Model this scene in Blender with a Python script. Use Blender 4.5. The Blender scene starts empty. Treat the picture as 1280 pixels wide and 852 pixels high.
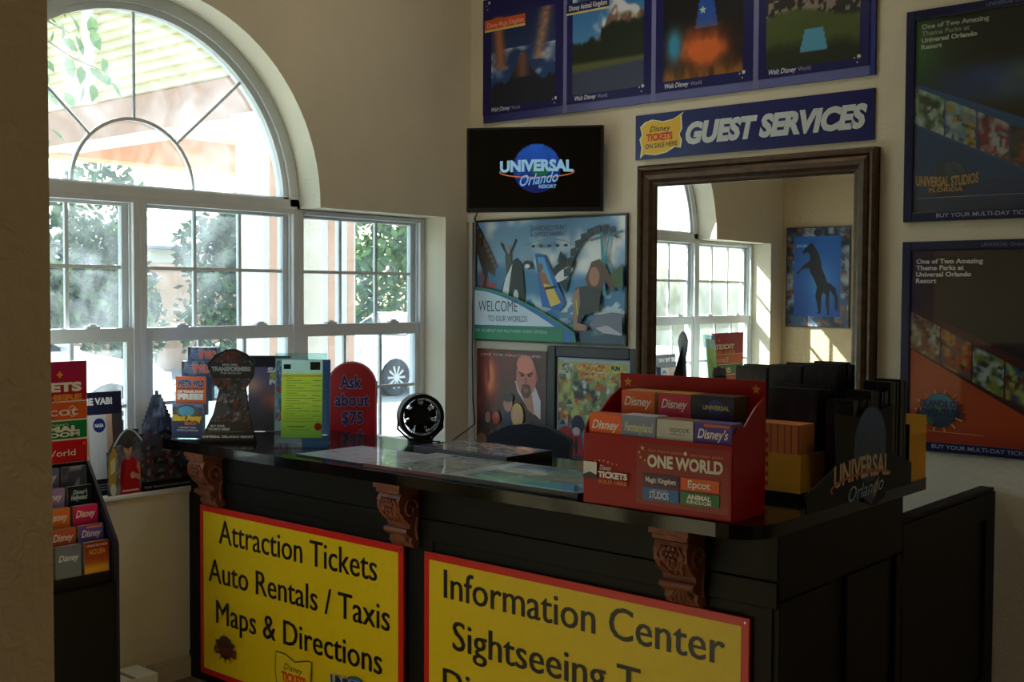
import bpy, bmesh, math, random
import numpy as np
from mathutils import Vector, Matrix

random.seed(7)
rng = np.random.RandomState(11)
SC = bpy.context.scene
COL = SC.collection
PI = math.pi

# ------------------------------------------------------------------ camera
CAM_POS = (4.4125, -4.7566, 1.70)
R_RIGHT = (0.75714708, 0.65322441, 0.00511537)
R_DOWN = (0.0297442, -0.02665156, -0.99920217)
R_FWD = (-0.65256692, 0.75669516, -0.03960879)
cam_d = bpy.data.cameras.new('camera')
cam = bpy.data.objects.new('camera', cam_d)
COL.objects.link(cam)
M = Matrix(((R_RIGHT[0], -R_DOWN[0], -R_FWD[0], CAM_POS[0]),
            (R_RIGHT[1], -R_DOWN[1], -R_FWD[1], CAM_POS[1]),
            (R_RIGHT[2], -R_DOWN[2], -R_FWD[2], CAM_POS[2]), (0, 0, 0, 1)))
cam.matrix_world = M
cam_d.sensor_width = 36
cam_d.sensor_fit = 'HORIZONTAL'
cam_d.lens = 36 * 1448 / 1280
cam_d.clip_start = 0.05
cam_d.clip_end = 200
SC.camera = cam

# ------------------------------------------------------------------ light
EXPOSURE = 1.6
SUN_DIR = Vector((-1, 0.8, 1.10)).normalized()      # towards the sun
world = bpy.data.worlds.new('world')
SC.world = world
world.use_nodes = True
wn = world.node_tree.nodes
bg = wn['Background']
sky = wn.new('ShaderNodeTexSky')
sky.sky_type = 'NISHITA'
sky.sun_disc = False
sky.sun_elevation = math.asin(SUN_DIR.z)
sky.sun_rotation = math.atan2(SUN_DIR.x, SUN_DIR.y)
sky.air_density = 1.2
sky.dust_density = 2.0
world.node_tree.links.new(sky.outputs[0], bg.inputs[0])
bg.inputs[1].default_value = 0.27
sun_d = bpy.data.lights.new('sun', 'SUN')
sun_d.energy = 10.0
sun_d.angle = math.radians(0.6)
sun_d.color = (1, 0.97, 0.91)
sun = bpy.data.objects.new('sun', sun_d)
COL.objects.link(sun)
sun.location = (-10, 6, 12)
sun.rotation_euler = SUN_DIR.to_track_quat('Z', 'Y').to_euler()
for nm, loc, rot, sx, sy in (('window_portal', (-0.45, -1.96, 1.95), (0, -PI / 2, 0), 2.3, 3.6),):
    pd = bpy.data.lights.new(nm, 'AREA')
    pd.shape = 'RECTANGLE'; pd.size = sx; pd.size_y = sy
    pd.cycles.is_portal = True
    po = bpy.data.objects.new(nm, pd); COL.objects.link(po)
    po.location = loc; po.rotation_euler = rot
FILL_LAMP = 2.1                                          # radiance of the added fill lamps
SC.view_settings.view_transform = 'Standard'
SC.view_settings.look = 'None'
SC.view_settings.gamma = 1
SC.view_settings.use_curve_mapping = False
SC.view_settings.exposure = EXPOSURE

# ------------------------------------------------------------------ helpers
def lin(c):
    a = np.asarray(c, float) / 255.0
    return np.where(a <= 0.04045, a / 12.92, ((a + 0.055) / 1.055) ** 2.4)

def L3(r, g, b):
    v = lin((r, g, b)); return (float(v[0]), float(v[1]), float(v[2]))

def mat(name, rgb, rough=0.6, metal=0.0, spec=0.5, noise=0.08, nscale=6.0, bump=0.0, bscale=60.0, coat=0.0, trans=0.0, emit=None, estr=0, voro=False):
    m = bpy.data.materials.new(name); m.use_nodes = True
    nt = m.node_tree; p = nt.nodes['Principled BSDF']
    c = L3(*rgb)
    tc = nt.nodes.new('ShaderNodeTexCoord')
    if noise > 0:
        n = nt.nodes.new('ShaderNodeTexNoise'); n.inputs['Scale'].default_value = nscale; n.inputs['Detail'].default_value = 5
        nt.links.new(tc.outputs['Object'], n.inputs['Vector'])
        r = nt.nodes.new('ShaderNodeValToRGB')
        r.color_ramp.elements[0].position = 0.3; r.color_ramp.elements[1].position = 0.7
        r.color_ramp.elements[0].color = tuple(x * (1 - noise) for x in c) + (1,)
        r.color_ramp.elements[1].color = tuple(min(1, x * (1 + noise)) for x in c) + (1,)
        nt.links.new(n.outputs[0], r.inputs[0]); nt.links.new(r.outputs[0], p.inputs['Base Color'])
    else:
        p.inputs['Base Color'].default_value = c + (1,)
    p.inputs['Roughness'].default_value = rough
    p.inputs['Metallic'].default_value = metal
    p.inputs['Specular IOR Level'].default_value = spec
    p.inputs['Coat Weight'].default_value = coat
    p.inputs['Coat Roughness'].default_value = 0.08
    if trans: p.inputs['Transmission Weight'].default_value = trans
    if emit: p.inputs['Emission Color'].default_value = L3(*emit) + (1,); p.inputs['Emission Strength'].default_value = estr
    if bump > 0:
        b = nt.nodes.new('ShaderNodeTexNoise'); b.inputs['Scale'].default_value = bscale; b.inputs['Detail'].default_value = 3
        if voro: b.inputs['Distortion'].default_value = 0.6
        nt.links.new(tc.outputs['Object'], b.inputs['Vector'])
        bp = nt.nodes.new('ShaderNodeBump'); bp.inputs['Strength'].default_value = bump; bp.inputs['Distance'].default_value = 0.01
        nt.links.new(b.outputs[0], bp.inputs['Height']); nt.links.new(bp.outputs[0], p.inputs['Normal'])
    return m

def print_mat(name, rough, spec=0.5, coat=0.0, emit=0.0):
    m = bpy.data.materials.new(name); m.use_nodes = True
    nt = m.node_tree; p = nt.nodes['Principled BSDF']
    a = nt.nodes.new('ShaderNodeAttribute'); a.attribute_name = 'Col'
    tc = nt.nodes.new('ShaderNodeTexCoord')
    n = nt.nodes.new('ShaderNodeTexNoise'); n.inputs['Scale'].default_value = 25
    nt.links.new(tc.outputs['Object'], n.inputs['Vector'])
    mr = nt.nodes.new('ShaderNodeMapRange'); mr.inputs[3].default_value = 0.94; mr.inputs[4].default_value = 1.05
    nt.links.new(n.outputs[0], mr.inputs[0])
    mx = nt.nodes.new('ShaderNodeVectorMath'); mx.operation = 'SCALE'
    nt.links.new(a.outputs['Color'], mx.inputs[0]); nt.links.new(mr.outputs[0], mx.inputs['Scale'])
    nt.links.new(mx.outputs[0], p.inputs['Base Color'])
    p.inputs['Roughness'].default_value = rough; p.inputs['Specular IOR Level'].default_value = spec
    p.inputs['Coat Weight'].default_value = coat; p.inputs['Coat Roughness'].default_value = 0.03
    if emit:
        nt.links.new(mx.outputs[0], p.inputs['Emission Color']); p.inputs['Emission Strength'].default_value = emit
    return m

PRINT = print_mat('printed_matte', 0.55)
def translucent_print(name):
    m = print_mat(name, 0.6); nt = m.node_tree; p = nt.nodes['Principled BSDF']; out = nt.nodes['Material Output']
    tl = nt.nodes.new('ShaderNodeBsdfTranslucent'); mx = nt.nodes.new('ShaderNodeMixShader'); mx.inputs[0].default_value = 0.72
    src = p.inputs['Base Color'].links[0].from_socket
    nt.links.new(src, tl.inputs[0]); nt.links.new(p.outputs[0], mx.inputs[1]); nt.links.new(tl.outputs[0], mx.inputs[2]); nt.links.new(mx.outputs[0], out.inputs[0])
    return m
PAPER_T = translucent_print('thin_printed_paper')
GLOSSY = print_mat('printed_gloss', 0.35, 0.5)
GLAZED = print_mat('printed_under_glass', 0.5, 0.5, coat=1.0)
SCREEN = print_mat('lit_screen', 0.15, 0.5, coat=1.0, emit=0.12)

class MB:
    def __init__(s):
        s.v = []; s.f = []; s.c = []; s.colored = False; s.smooth = set()
    def add(s, vs, fs, col=None, smooth=False):
        o = len(s.v); s.v.extend([tuple(p) for p in vs])
        for i, f in enumerate(fs):
            if smooth: s.smooth.add(len(s.f))
            s.f.append(tuple(o + k for k in f))
            if col is None: s.c.append(None)
            else:
                s.colored = True
                s.c.append(col[i] if isinstance(col, list) else col)
        return s
    def box(s, x0, y0, z0, x1, y1, z1, col=None):
        vs = [(x0, y0, z0), (x1, y0, z0), (x1, y1, z0), (x0, y1, z0), (x0, y0, z1), (x1, y0, z1), (x1, y1, z1), (x0, y1, z1)]
        fs = [(3, 2, 1, 0), (4, 5, 6, 7), (0, 1, 5, 4), (1, 2, 6, 5), (2, 3, 7, 6), (3, 0, 4, 7)]
        return s.add(vs, fs, col)
    def prism(s, pts, a, b, axis='y', col=None, smooth=False):
        """pts 2D polygon; extruded from a to b along axis. axis y: pts=(x,z); x: pts=(y,z); z: pts=(x,y)"""
        def P(p, t):
            return {'y': (p[0], t, p[1]), 'x': (t, p[0], p[1]), 'z': (p[0], p[1], t)}[axis]
        n = len(pts)
        vs = [P(p, a) for p in pts] + [P(p, b) for p in pts]
        fs = [tuple(range(n)), tuple(range(2 * n - 1, n - 1, -1))]
        s.add(vs, fs, col)
        s.add(vs, [(i, (i + 1) % n, n + (i + 1) % n, n + i) for i in range(n)], col, smooth)
        return s
    def tube(s, pts, r, n=8, col=None, caps=True):
        pts = [Vector(p) for p in pts]; rings = []
        rr = r if isinstance(r, (list, tuple)) else [r] * len(pts)
        up = None
        for i, p in enumerate(pts):
            t = (pts[min(i + 1, len(pts) - 1)] - pts[max(i - 1, 0)])
            if t.length < 1e-9: t = Vector((0, 0, 1))
            t.normalize()
            if up is None:
                up = Vector((0, 0, 1)) if abs(t.z) < 0.9 else Vector((1, 0, 0))
            a = t.cross(up)
            if a.length < 1e-6: a = t.cross(Vector((0, 1, 0.1)))
            a.normalize(); b = t.cross(a).normalized(); up = -b if False else up
            rings.append([p + a * (rr[i] * math.cos(2 * PI * k / n)) + b * (rr[i] * math.sin(2 * PI * k / n)) for k in range(n)])
        vs = [v for ring in rings for v in ring]; fs = []
        for i in range(len(pts) - 1):
            for k in range(n):
                fs.append((i * n + k, i * n + (k + 1) % n, (i + 1) * n + (k + 1) % n, (i + 1) * n + k))
        s.add(vs, fs, col, True)
        if caps:
            s.add(vs, [tuple(range(n - 1, -1, -1)), tuple((len(pts) - 1) * n + k for k in range(n))], col)
        return s
    def ball(s, c, r, col=None, nu=10, nv=6, sc=(1, 1, 1)):
        vs = []; fs = []
        for j in range(nv + 1):
            th = PI * j / nv
            for i in range(nu):
                ph = 2 * PI * i / nu
                vs.append((c[0] + r * sc[0] * math.sin(th) * math.cos(ph), c[1] + r * sc[1] * math.sin(th) * math.sin(ph), c[2] + r * sc[2] * math.cos(th)))
        for j in range(nv):
            for i in range(nu):
                fs.append((j * nu + i, (j + 1) * nu + i, (j + 1) * nu + (i + 1) % nu, j * nu + (i + 1) % nu))
        return s.add(vs, fs, col, True)
    def build(s, name, m, parent=None, bevel=0.0, loc=None, segs=2):
        me = bpy.data.meshes.new(name)
        me.from_pydata([tuple(map(float, p)) for p in s.v], [], s.f)
        if s.colored:
            at = me.color_attributes.new('Col', 'FLOAT_COLOR', 'CORNER')
            arr = np.ones((len(me.loops), 4), np.float32); k = 0
            for f, c in zip(s.f, s.c):
                n = len(f)
                if c is None: c = (0.5, 0.5, 0.5)
                arr[k:k + n, :3] = np.asarray(c)
                k += n
            at.data.foreach_set('color', arr.ravel())
        me.materials.append(m)
        if s.smooth:
            fl = np.zeros(len(me.polygons), bool); fl[list(s.smooth)] = True
            me.polygons.foreach_set('use_smooth', fl)
        o = bpy.data.objects.new(name, me); COL.objects.link(o)
        if parent is not None: o.parent = parent
        if loc is not None: o.location = loc
        if bevel > 0:
            b = o.modifiers.new('bevel', 'BEVEL'); b.width = bevel; b.segments = segs; b.limit_method = 'ANGLE'; b.angle_limit = 0.7
        return o

def thing(name, label, cat, loc=(0, 0, 0), rz=0.0, group=None, kind=None, rot=None):
    o = bpy.data.objects.new(name, None); COL.objects.link(o); o.empty_display_size = 0.1
    o.location = loc
    o.rotation_euler = rot if rot else (0, 0, rz)
    if label: o['label'] = label
    if cat: o['category'] = cat
    if group: o['group'] = group
    if kind: o['kind'] = kind
    return o

def tag(o, label, cat, group=None, kind=None):
    o['label'] = label; o['category'] = cat
    if group: o['group'] = group
    if kind: o['kind'] = kind
    return o

def struct(o, label=None):
    o['kind'] = 'structure'
    if label: o['label'] = label
    return o

# ---- text ---------------------------------------------------------------
_TC = {}
def text_geo(txt, off=0.0, shear=0.0):
    key = (txt, off, shear)
    if key in _TC: return _TC[key]
    cu = bpy.data.curves.new('t', 'FONT'); cu.body = txt; cu.size = 1.0; cu.offset = off; cu.shear = shear
    cu.resolution_u = 3; cu.fill_mode = 'FRONT'
    ob = bpy.data.objects.new('t', cu); COL.objects.link(ob)
    dg = bpy.context.evaluated_depsgraph_get()
    me = bpy.data.meshes.new_from_object(ob.evaluated_get(dg))
    vs = np.array([v.co[:2] for v in me.vertices]) if len(me.vertices) else np.zeros((1, 2))
    fs = [tuple(p.vertices) for p in me.polygons]
    bpy.data.objects.remove(ob); bpy.data.curves.remove(cu); bpy.data.meshes.remove(me)
    _TC[key] = (vs, fs)
    return _TC[key]
CAPH = None

class Art(MB):
    """flat print in the local xz plane (faces -y); layers step towards the viewer"""
    def __init__(s, step=0.0004, y0=0.0):
        super().__init__(); s.colored = True; s.step = step; s.y0 = y0; s.lay = 0
    def Y(s, lay=None):
        if lay is None:
            s.lay += 1; lay = s.lay
        return s.y0 - s.step * lay
    def poly(s, pts, col, lay=None):
        y = s.Y(lay); s.add([(p[0], y, p[1]) for p in pts], [tuple(range(len(pts)))], L3(*col))
    def rect(s, x0, z0, x1, z1, col, lay=None):
        s.poly([(x0, z0), (x1, z0), (x1, z1), (x0, z1)], col, lay)
    def grad(s, x0, z0, x1, z1, cb, ct, lay=None):
        y = s.Y(lay); b = L3(*cb); t = L3(*ct)
        s.add([(x0, y, z0), (x1, y, z0), (x1, y, z1), (x0, y, z1)], [(0, 1, 2, 3)], [np.array([b, b, t, t])])
    def ell(s, cx, cz, rx, rz, col, lay=None, n=24, a0=0, a1=2 * PI, rot=0):
        pts = []
        for k in range(n + (a1 - a0 < 2 * PI - 0.01)):
            a = a0 + (a1 - a0) * k / n
            x, z = rx * math.cos(a), rz * math.sin(a)
            pts.append((cx + x * math.cos(rot) - z * math.sin(rot), cz + x * math.sin(rot) + z * math.cos(rot)))
        s.poly(pts, col, lay)
    def ring(s, cx, cz, rx, rz, w, col, a0=0, a1=2 * PI, n=32, rot=0, lay=None):
        pts = []
        for k in range(n + 1):
            a = a0 + (a1 - a0) * k / n; x, z = rx * math.cos(a), rz * math.sin(a)
            pts.append((cx + x * math.cos(rot) - z * math.sin(rot), cz + x * math.sin(rot) + z * math.cos(rot)))
        s.line(pts, w, col, lay)
    def line(s, pts, w, col, lay=None):
        y = s.Y(lay); c = L3(*col); P = [Vector(p) for p in pts]; vs = []
        for i, p in enumerate(P):
            t = P[min(i + 1, len(P) - 1)] - P[max(0, i - 1)]
            if t.length < 1e-9: t = Vector((1, 0))
            t.normalize(); n = Vector((-t.y, t.x)) * (w / 2)
            vs += [(p.x + n.x, y, p.y + n.y), (p.x - n.x, y, p.y - n.y)]
        s.add(vs, [(2 * i, 2 * i + 1, 2 * i + 3, 2 * i + 2) for i in range(len(P) - 1)], c)
    def raster(s, x0, z0, x1, z1, nx, nz, fn, lay=None, mask=None):
        y = s.Y(lay)
        u = np.linspace(0, 1, nx + 1); v = np.linspace(0, 1, nz + 1)
        Ug, Vg = np.meshgrid(u, v)
        C = lin(np.clip(fn(Ug, Vg), 0, 1) * 255.0)
        vs = [(x0 + (x1 - x0) * Ug[j, i], y, z0 + (z1 - z0) * Vg[j, i]) for j in range(nz + 1) for i in range(nx + 1)]
        fs = []; cs = []
        for j in range(nz):
            for i in range(nx):
                if mask is not None and not mask(x0 + (x1 - x0) * (i + .5) / nx, z0 + (z1 - z0) * (j + .5) / nz): continue
                a = j * (nx + 1) + i
                fs.append((a, a + 1, a + nx + 2, a + nx + 1))
                cs.append(np.array([C[j, i], C[j, i + 1], C[j + 1, i + 1], C[j + 1, i]]))
        s.add(vs, fs, cs)
    def text(s, txt, x0, z0, x1, z1, col, bold=0.0, shear=0.0, lay=None, outline=None, slope=0.0, bow=0.0):
        """baseline z0, capital height reaches z1, spans x0..x1"""
        vs, fs = text_geo(txt, bold, shear)
        base, _ = text_geo('H'); ch = base[:, 1].max()
        xa, xb = vs[:, 0].min(), vs[:, 0].max()
        sx = (x1 - x0) / max(1e-6, xb - xa); sz = (z1 - z0) / ch
        def mp(vv):
            X = x0 + (vv[:, 0] - xa) * sx; Z = z0 + vv[:, 1] * sz
            t = (X - x0) / (x1 - x0)
            Z = Z + slope * (X - x0) + bow * 4 * t * (1 - t)
            return X, Z
        if outline:
            v2, f2 = text_geo(txt, bold + outline[0], shear)
            y = s.Y(); X, Z = mp(v2)
            s.add([(a, y, b) for a, b in zip(X, Z)], f2, L3(*outline[1]))
            y = s.Y()
        else: y = s.Y(lay)
        X, Z = mp(vs)
        s.add([(a, y, b) for a, b in zip(X, Z)], fs, L3(*col))

def vnoise(U, V, sx, sy, seed=0, octv=3):
    out = np.zeros_like(U); amp = 1.0; tot = 0
    for o in range(octv):
        r = np.random.RandomState(seed + o * 17)
        nx = int(sx * 2 ** o) + 2; ny = int(sy * 2 ** o) + 2
        G = r.rand(ny + 1, nx + 1)
        x = U * sx * 2 ** o; y = V * sy * 2 ** o
        xi = np.clip(np.floor(x).astype(int), 0, nx - 1); yi = np.clip(np.floor(y).astype(int), 0, ny - 1)
        fx = x - xi; fy = y - yi; fx = fx * fx * (3 - 2 * fx); fy = fy * fy * (3 - 2 * fy)
        out += amp * ((G[yi, xi] * (1 - fx) + G[yi, xi + 1] * fx) * (1 - fy) + (G[yi + 1, xi] * (1 - fx) + G[yi + 1, xi + 1] * fx) * fy)
        tot += amp; amp *= 0.5
    return out / tot

def mixc(a, b, t):
    t = np.clip(t, 0, 1)[..., None]
    return np.asarray(a, float) / 255 * (1 - t) + np.asarray(b, float) / 255 * t
def over(base, col, t):
    t = np.clip(t, 0, 1)[..., None]
    return base * (1 - t) + np.asarray(col, float) / 255 * t
def collage(seed, cols, sx=6, sy=6):
    def fn(U, V):
        n1 = vnoise(U, V, sx, sy, seed); n2 = vnoise(U, V, sx * 1.3, sy * 1.3, seed + 5); n3 = vnoise(U, V, sx * 2, sy * 2, seed + 9)
        b = mixc(cols[0], cols[1], (n1 - .35) * 4)
        b = over(b, cols[2], (n2 - .55) * 8)
        b = over(b, cols[3], (n3 - .62) * 10)
        if len(cols) > 4: b = over(b, cols[4], (vnoise(U, V, sx * 1.7, sy * 1.7, seed + 13) - .64) * 12)
        return b
    return fn

# ------------------------------------------------------------------ materials
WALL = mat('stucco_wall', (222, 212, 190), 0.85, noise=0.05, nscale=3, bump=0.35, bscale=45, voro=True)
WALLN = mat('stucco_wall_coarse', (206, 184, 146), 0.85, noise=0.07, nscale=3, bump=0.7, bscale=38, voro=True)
REVEAL = WALL
CEIL = mat('ceiling_paint', (220, 212, 195), 0.9, bump=0.1)
FLOOR = mat('floor_tile', (150, 128, 104), 0.45, noise=0.1, nscale=4)
VINYL = mat('white_vinyl_frame', (222, 226, 228), 0.45, noise=0.03)
BASEW = mat('baseboard_paint', (200, 186, 160), 0.5, noise=0.03)
BLACKW = mat('black_painted_wood', (9, 9, 10), 0.5, noise=0.25, nscale=8, bump=0.08, bscale=30, spec=0.22)
BLACKG = mat('black_polished_laminate', (5, 5, 6), 0.10, noise=0.15, spec=0.32)
BLACKP = mat('black_plastic', (14, 14, 16), 0.5, noise=0.1, spec=.35)
BLUEBLK = mat('dark_blue_plastic', (24, 28, 52), 0.35, noise=0.1)
CORBEL = mat('carved_wood_copper', (128, 72, 50), 0.5, noise=0.3, nscale=30, bump=0.3, bscale=80)
FRAMEBR = mat('bronze_mirror_frame', (78, 56, 36), 0.4, metal=0.35, noise=0.35, nscale=25, bump=0.15, bscale=40)
FRAMEBK = mat('black_picture_frame', (22, 24, 30), 0.35, noise=0.1)
NAVY = mat('navy_frame', (12, 22, 70), 0.3, noise=0.06)
REDM = mat('red_acrylic', (160, 3, 9), 0.35, noise=0.05, spec=0.3)
YELM = mat('yellow_cardboard', (226, 164, 24), 0.6, noise=0.06)
WHITE = mat('white_paper', (232, 232, 228), 0.6, noise=0.03)
GREYP = mat('grey_plastic', (120, 120, 122), 0.5, noise=0.05)
CHAIRM = mat('charcoal_vinyl', (44, 50, 64), 0.5, noise=0.1, bump=0.1, bscale=120)
CHROME = mat('satin_metal', (170, 172, 176), 0.3, metal=1.0, noise=0.05)
DESKM = mat('pale_laminate', (186, 186, 178), 0.4, noise=0.03)

def glass_mat(name, tint=(235, 245, 245), dirt=0.0, rough=0.0, edge=False):
    m = bpy.data.materials.new(name); m.use_nodes = True; nt = m.node_tree; nt.nodes.clear()
    out = nt.nodes.new('ShaderNodeOutputMaterial')
    tr = nt.nodes.new('ShaderNodeBsdfTransparent'); tr.inputs[0].default_value = L3(*tint) + (1,)
    gl = nt.nodes.new('ShaderNodeBsdfGlossy'); gl.inputs['Roughness'].default_value = rough
    fr = nt.nodes.new('ShaderNodeFresnel'); ge = nt.nodes.new('ShaderNodeNewGeometry'); ir = nt.nodes.new('ShaderNodeMapRange')
    ir.inputs[3].default_value = 1.45; ir.inputs[4].default_value = 1 / 1.45      # same air-to-glass reflection on both faces
    nt.links.new(ge.outputs['Backfacing'], ir.inputs[0]); nt.links.new(ir.outputs[0], fr.inputs[0])
    mx = nt.nodes.new('ShaderNodeMixShader')
    nt.links.new(fr.outputs[0], mx.inputs[0]); nt.links.new(tr.outputs[0], mx.inputs[1]); nt.links.new(gl.outputs[0], mx.inputs[2])
    last = mx
    if dirt > 0:
        tl = nt.nodes.new('ShaderNodeBsdfTranslucent'); tl.inputs[0].default_value = (0.8, 0.9, 1, 1)
        tc = nt.nodes.new('ShaderNodeTexCoord'); n = nt.nodes.new('ShaderNodeTexNoise')
        n.inputs['Scale'].default_value = 4.0; n.inputs['Detail'].default_value = 5; n.inputs['Distortion'].default_value = 1.2
        nt.links.new(tc.outputs['Object'], n.inputs['Vector'])
        mr = nt.nodes.new('ShaderNodeMapRange'); mr.inputs[1].default_value = 0.4; mr.inputs[2].default_value = 0.75
        mr.inputs[3].default_value = dirt * 0.25; mr.inputs[4].default_value = dirt
        nt.links.new(n.outputs[0], mr.inputs[0])
        m2 = nt.nodes.new('ShaderNodeMixShader')
        nt.links.new(mr.outputs[0], m2.inputs[0]); nt.links.new(mx.outputs[0], m2.inputs[1]); nt.links.new(tl.outputs[0], m2.inputs[2])
        last = m2
    nt.links.new(last.outputs[0], out.inputs[0])
    return m
GLASS = glass_mat('dusty_window_glass', dirt=0.07)
ACRYL = glass_mat('clear_acrylic', (238, 250, 250), dirt=0.02)
MIRROR = mat('mirror_silver', (236, 238, 236), 0.0, metal=1.0, noise=0)

# ------------------------------------------------------------------ room shell
H = 3.95
wl = MB()
wl.box(-.28, -4.25, -.1, 0, 0, .83)
wl.box(-.28, -.199, .83, 0, 0, H)
wl.box(-.28, -4.25, .83, 0, -3.721, H)
wl.box(-.28, -1.075, 2.122, 0, -.199, H)
wl.box(-.28, -3.721, 2.122, 0, -2.845, H)
N = 40; CY = -1.96; RA = .885; ZC = 2.13
arc = [(CY + RA * math.cos(PI * k / N), ZC + RA * math.sin(PI * k / N)) for k in range(N + 1)]
for a, b in zip(arc, arc[1:]):
    wl.prism([(a[0], a[1]), (b[0], b[1]), (b[0], H), (a[0], H)], -.28, 0, 'x')
struct(wl.build('wall_left', WALL), 'beige stucco wall around the arched window')
b = MB(); b.box(-.28, 0, -.1, 7.2, .15, H); struct(b.build('wall_back', WALL), 'beige stucco wall behind the desk with the signs')
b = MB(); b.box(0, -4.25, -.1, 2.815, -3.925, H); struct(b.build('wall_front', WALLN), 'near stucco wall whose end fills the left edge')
b = MB(); b.box(7.2, -9, -.1, 7.35, .15, H); struct(b.build('wall_right', WALL), 'beige lobby wall on the right')
b = MB()
b.box(-.28, -9.15, -.1, 7.35, -9, H)
struct(b.build('wall_rear', WALL), 'beige lobby wall behind the camera')
b = MB(); b.box(-.4, -9, -.1, -.28, -4.25, H); struct(b.build('wall_lobby', WALL), 'beige lobby side wall')
b = MB(); b.box(-.28, -9.15, -.12, 7.35, .15, 0); struct(b.build('floor', FLOOR), 'brown tiled floor')
b = MB(); b.box(-.4, -9.15, H, 7.35, .15, H + .12); struct(b.build('ceiling', CEIL), 'off-white ceiling')
b = MB(); b.box(0, -3.925, 0, .014, 0, .085); b.box(0, -3.925, .085, .009, 0, .097)
struct(b.build('baseboard_left', BASEW), 'pale baseboard under the arched window')
b = MB(); b.box(.014, -.014, 0, 7.2, 0, .09); struct(b.build('baseboard_back', BASEW), 'pale baseboard on the back wall')
# unseen fill lamps, added on the ceiling to brighten the interior
FILL_LAMPM = mat('fill_lamp_glow', (255, 244, 226), .5, noise=0, emit=(255, 240, 216), estr=FILL_LAMP)
for (x, y, lb) in ((1.3, -1.25, 'added square fill lamp above the desk'), (5.6, -3.2, 'added square fill lamp right of the counter'), (3.6, -6.6, 'added square fill lamp in the lobby behind')):
    t = thing('fill_lamp', lb, 'lamp', (x, y, H - .06))
    b = MB(); b.box(-.36, -.36, 0, .36, .36, .058); b.build('housing', VINYL, t, bevel=.004)
    b = MB(); b.box(-.32, -.32, -.006, .32, .32, 0); b.build('glow_panel', FILL_LAMPM, t)

# ---- windows ------------------------------------------------------------
def dh_window(name, ya, yb, label):
    """double-hung window between y=ya (far left) and yb, built in place"""
    t = thing(name, label, None, (-.16, ya, 0), kind='structure')
    w = yb - ya
    f = MB()
    f.box(-.085, 0, .85, 0, .032, 2.118); f.box(-.085, w - .032, .85, 0, w, 2.118)
    f.box(-.085, .032, 2.094, 0, w - .032, 2.118); f.box(-.085, .032, .85, 0, w - .032, .885)
    f.box(-.03, .032, .885, -.022, .040, 2.094); f.box(-.03, w - .040, .885, -.022, w - .032, 2.094)
    f.build('frame', VINYL, t, bevel=.002)
    def sash(nm, x0, x1, z0, z1, top, bot):
        s = MB()
        a, c = .034, w - .034
        s.box(x0, a, z0, x1, a + .03, z1); s.box(x0, c - .03, z0, x1, c, z1)
        s.box(x0, a + .03, z1 - top, x1, c - .03, z1); s.box(x0, a + .03, z0, x1, c - .03, z0 + bot)
        so = s.build(nm, VINYL, t, bevel=.002)
        ga, gb = a + .03, c - .03; gz0, gz1 = z0 + bot, z1 - top
        xm = (x0 + x1) / 2; cw = (gb - ga) / 3; zm = (gz0 + gz1) / 2
        for k in (1, 2):
            m_ = MB(); m_.box(xm - .008, ga + cw * k - .008, gz0, xm + .008, ga + cw * k + .008, gz1); m_.build('muntin', VINYL, so)
        m_ = MB(); m_.box(xm - .0075, ga, zm - .008, xm + .0075, gb, zm + .008); m_.build('muntin', VINYL, so)
        for i in range(3):
            for j in range(2):
                p = MB(); p.box(xm - .002, ga + cw * i, gz0 if j == 0 else zm, xm + .002, ga + cw * (i + 1), zm if j == 0 else gz1)
                p.build('pane', GLASS, so)
        return so
    sash('upper_sash', -.075, -.045, 1.505, 2.094, .014, .04)
    ls = sash('lower_sash', -.04, -.008, .885, 1.548, .062, .04)
    for yy in (.25 * w, .75 * w):
        k = MB(); k.box(-.035, yy - .03, 1.548, -.006, yy + .03, 1.558); k.box(-.03, yy - .012, 1.558, -.015, yy + .02, 1.566)
        k.build('sash_lock', VINYL, ls)
    return t
dh_window('window_1', -1.08, -.20, 'white double-hung window right of the arch')
dh_window('window_2', -1.96, -1.08, 'right half of the white double-hung pair under the arch')
dh_window('window_3', -2.84, -1.96, 'left half of the white double-hung pair under the arch')
dh_window('window_4', -3.72, -2.84, 'white double-hung window left of the arch')
fan = thing('window_5', 'half-round fanlight with spokes', None, (-.16, CY, 2.13), kind='structure')
f = MB()
def arcring(mb, r0, r1, x0, x1, n=36, a0=0, a1=PI, dz=0):
    for k in range(n):
        a = a0 + (a1 - a0) * k / n; c = a0 + (a1 - a0) * (k + 1) / n
        mb.prism([(r0 * math.cos(a), r0 * math.sin(a) + dz), (r1 * math.cos(a), r1 * math.sin(a) + dz), (r1 * math.cos(c), r1 * math.sin(c) + dz), (r0 * math.cos(c), r0 * math.sin(c) + dz)], x0, x1, 'x')
f.box(-.085, .872, -.012, 0, .90, .012); arcring(f, .83, .885, -.085, 0); arcring(f, .80, .832, -.07, -.015)
f.box(-.085, -.885, -.012, 0, .885, .035); f.box(-.07, -.83, .035, -.015, .83, .045)
f.build('frame', VINYL, fan)
g = MB(); arcring(g, .292, .306, -.052, -.034, 24, dz=.035); g.build('muntin', VINYL, fan)
for a in (PI / 4, PI / 2, 3 * PI / 4):
    m_ = MB(); m_.tube([(-.043, .3 * math.cos(a), .035 + .3 * math.sin(a)), (-.043, .815 * math.cos(a), .02 + .8 * math.sin(a))], .008, 6)
    m_.build('muntin', VINYL, fan)
p = MB(); p.prism([(.299 * math.cos(PI * k / 16), .04 + .295 * math.sin(PI * k / 16)) for k in range(17)], -.044, -.041, 'x'); p.build('pane', GLASS, fan)
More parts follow.
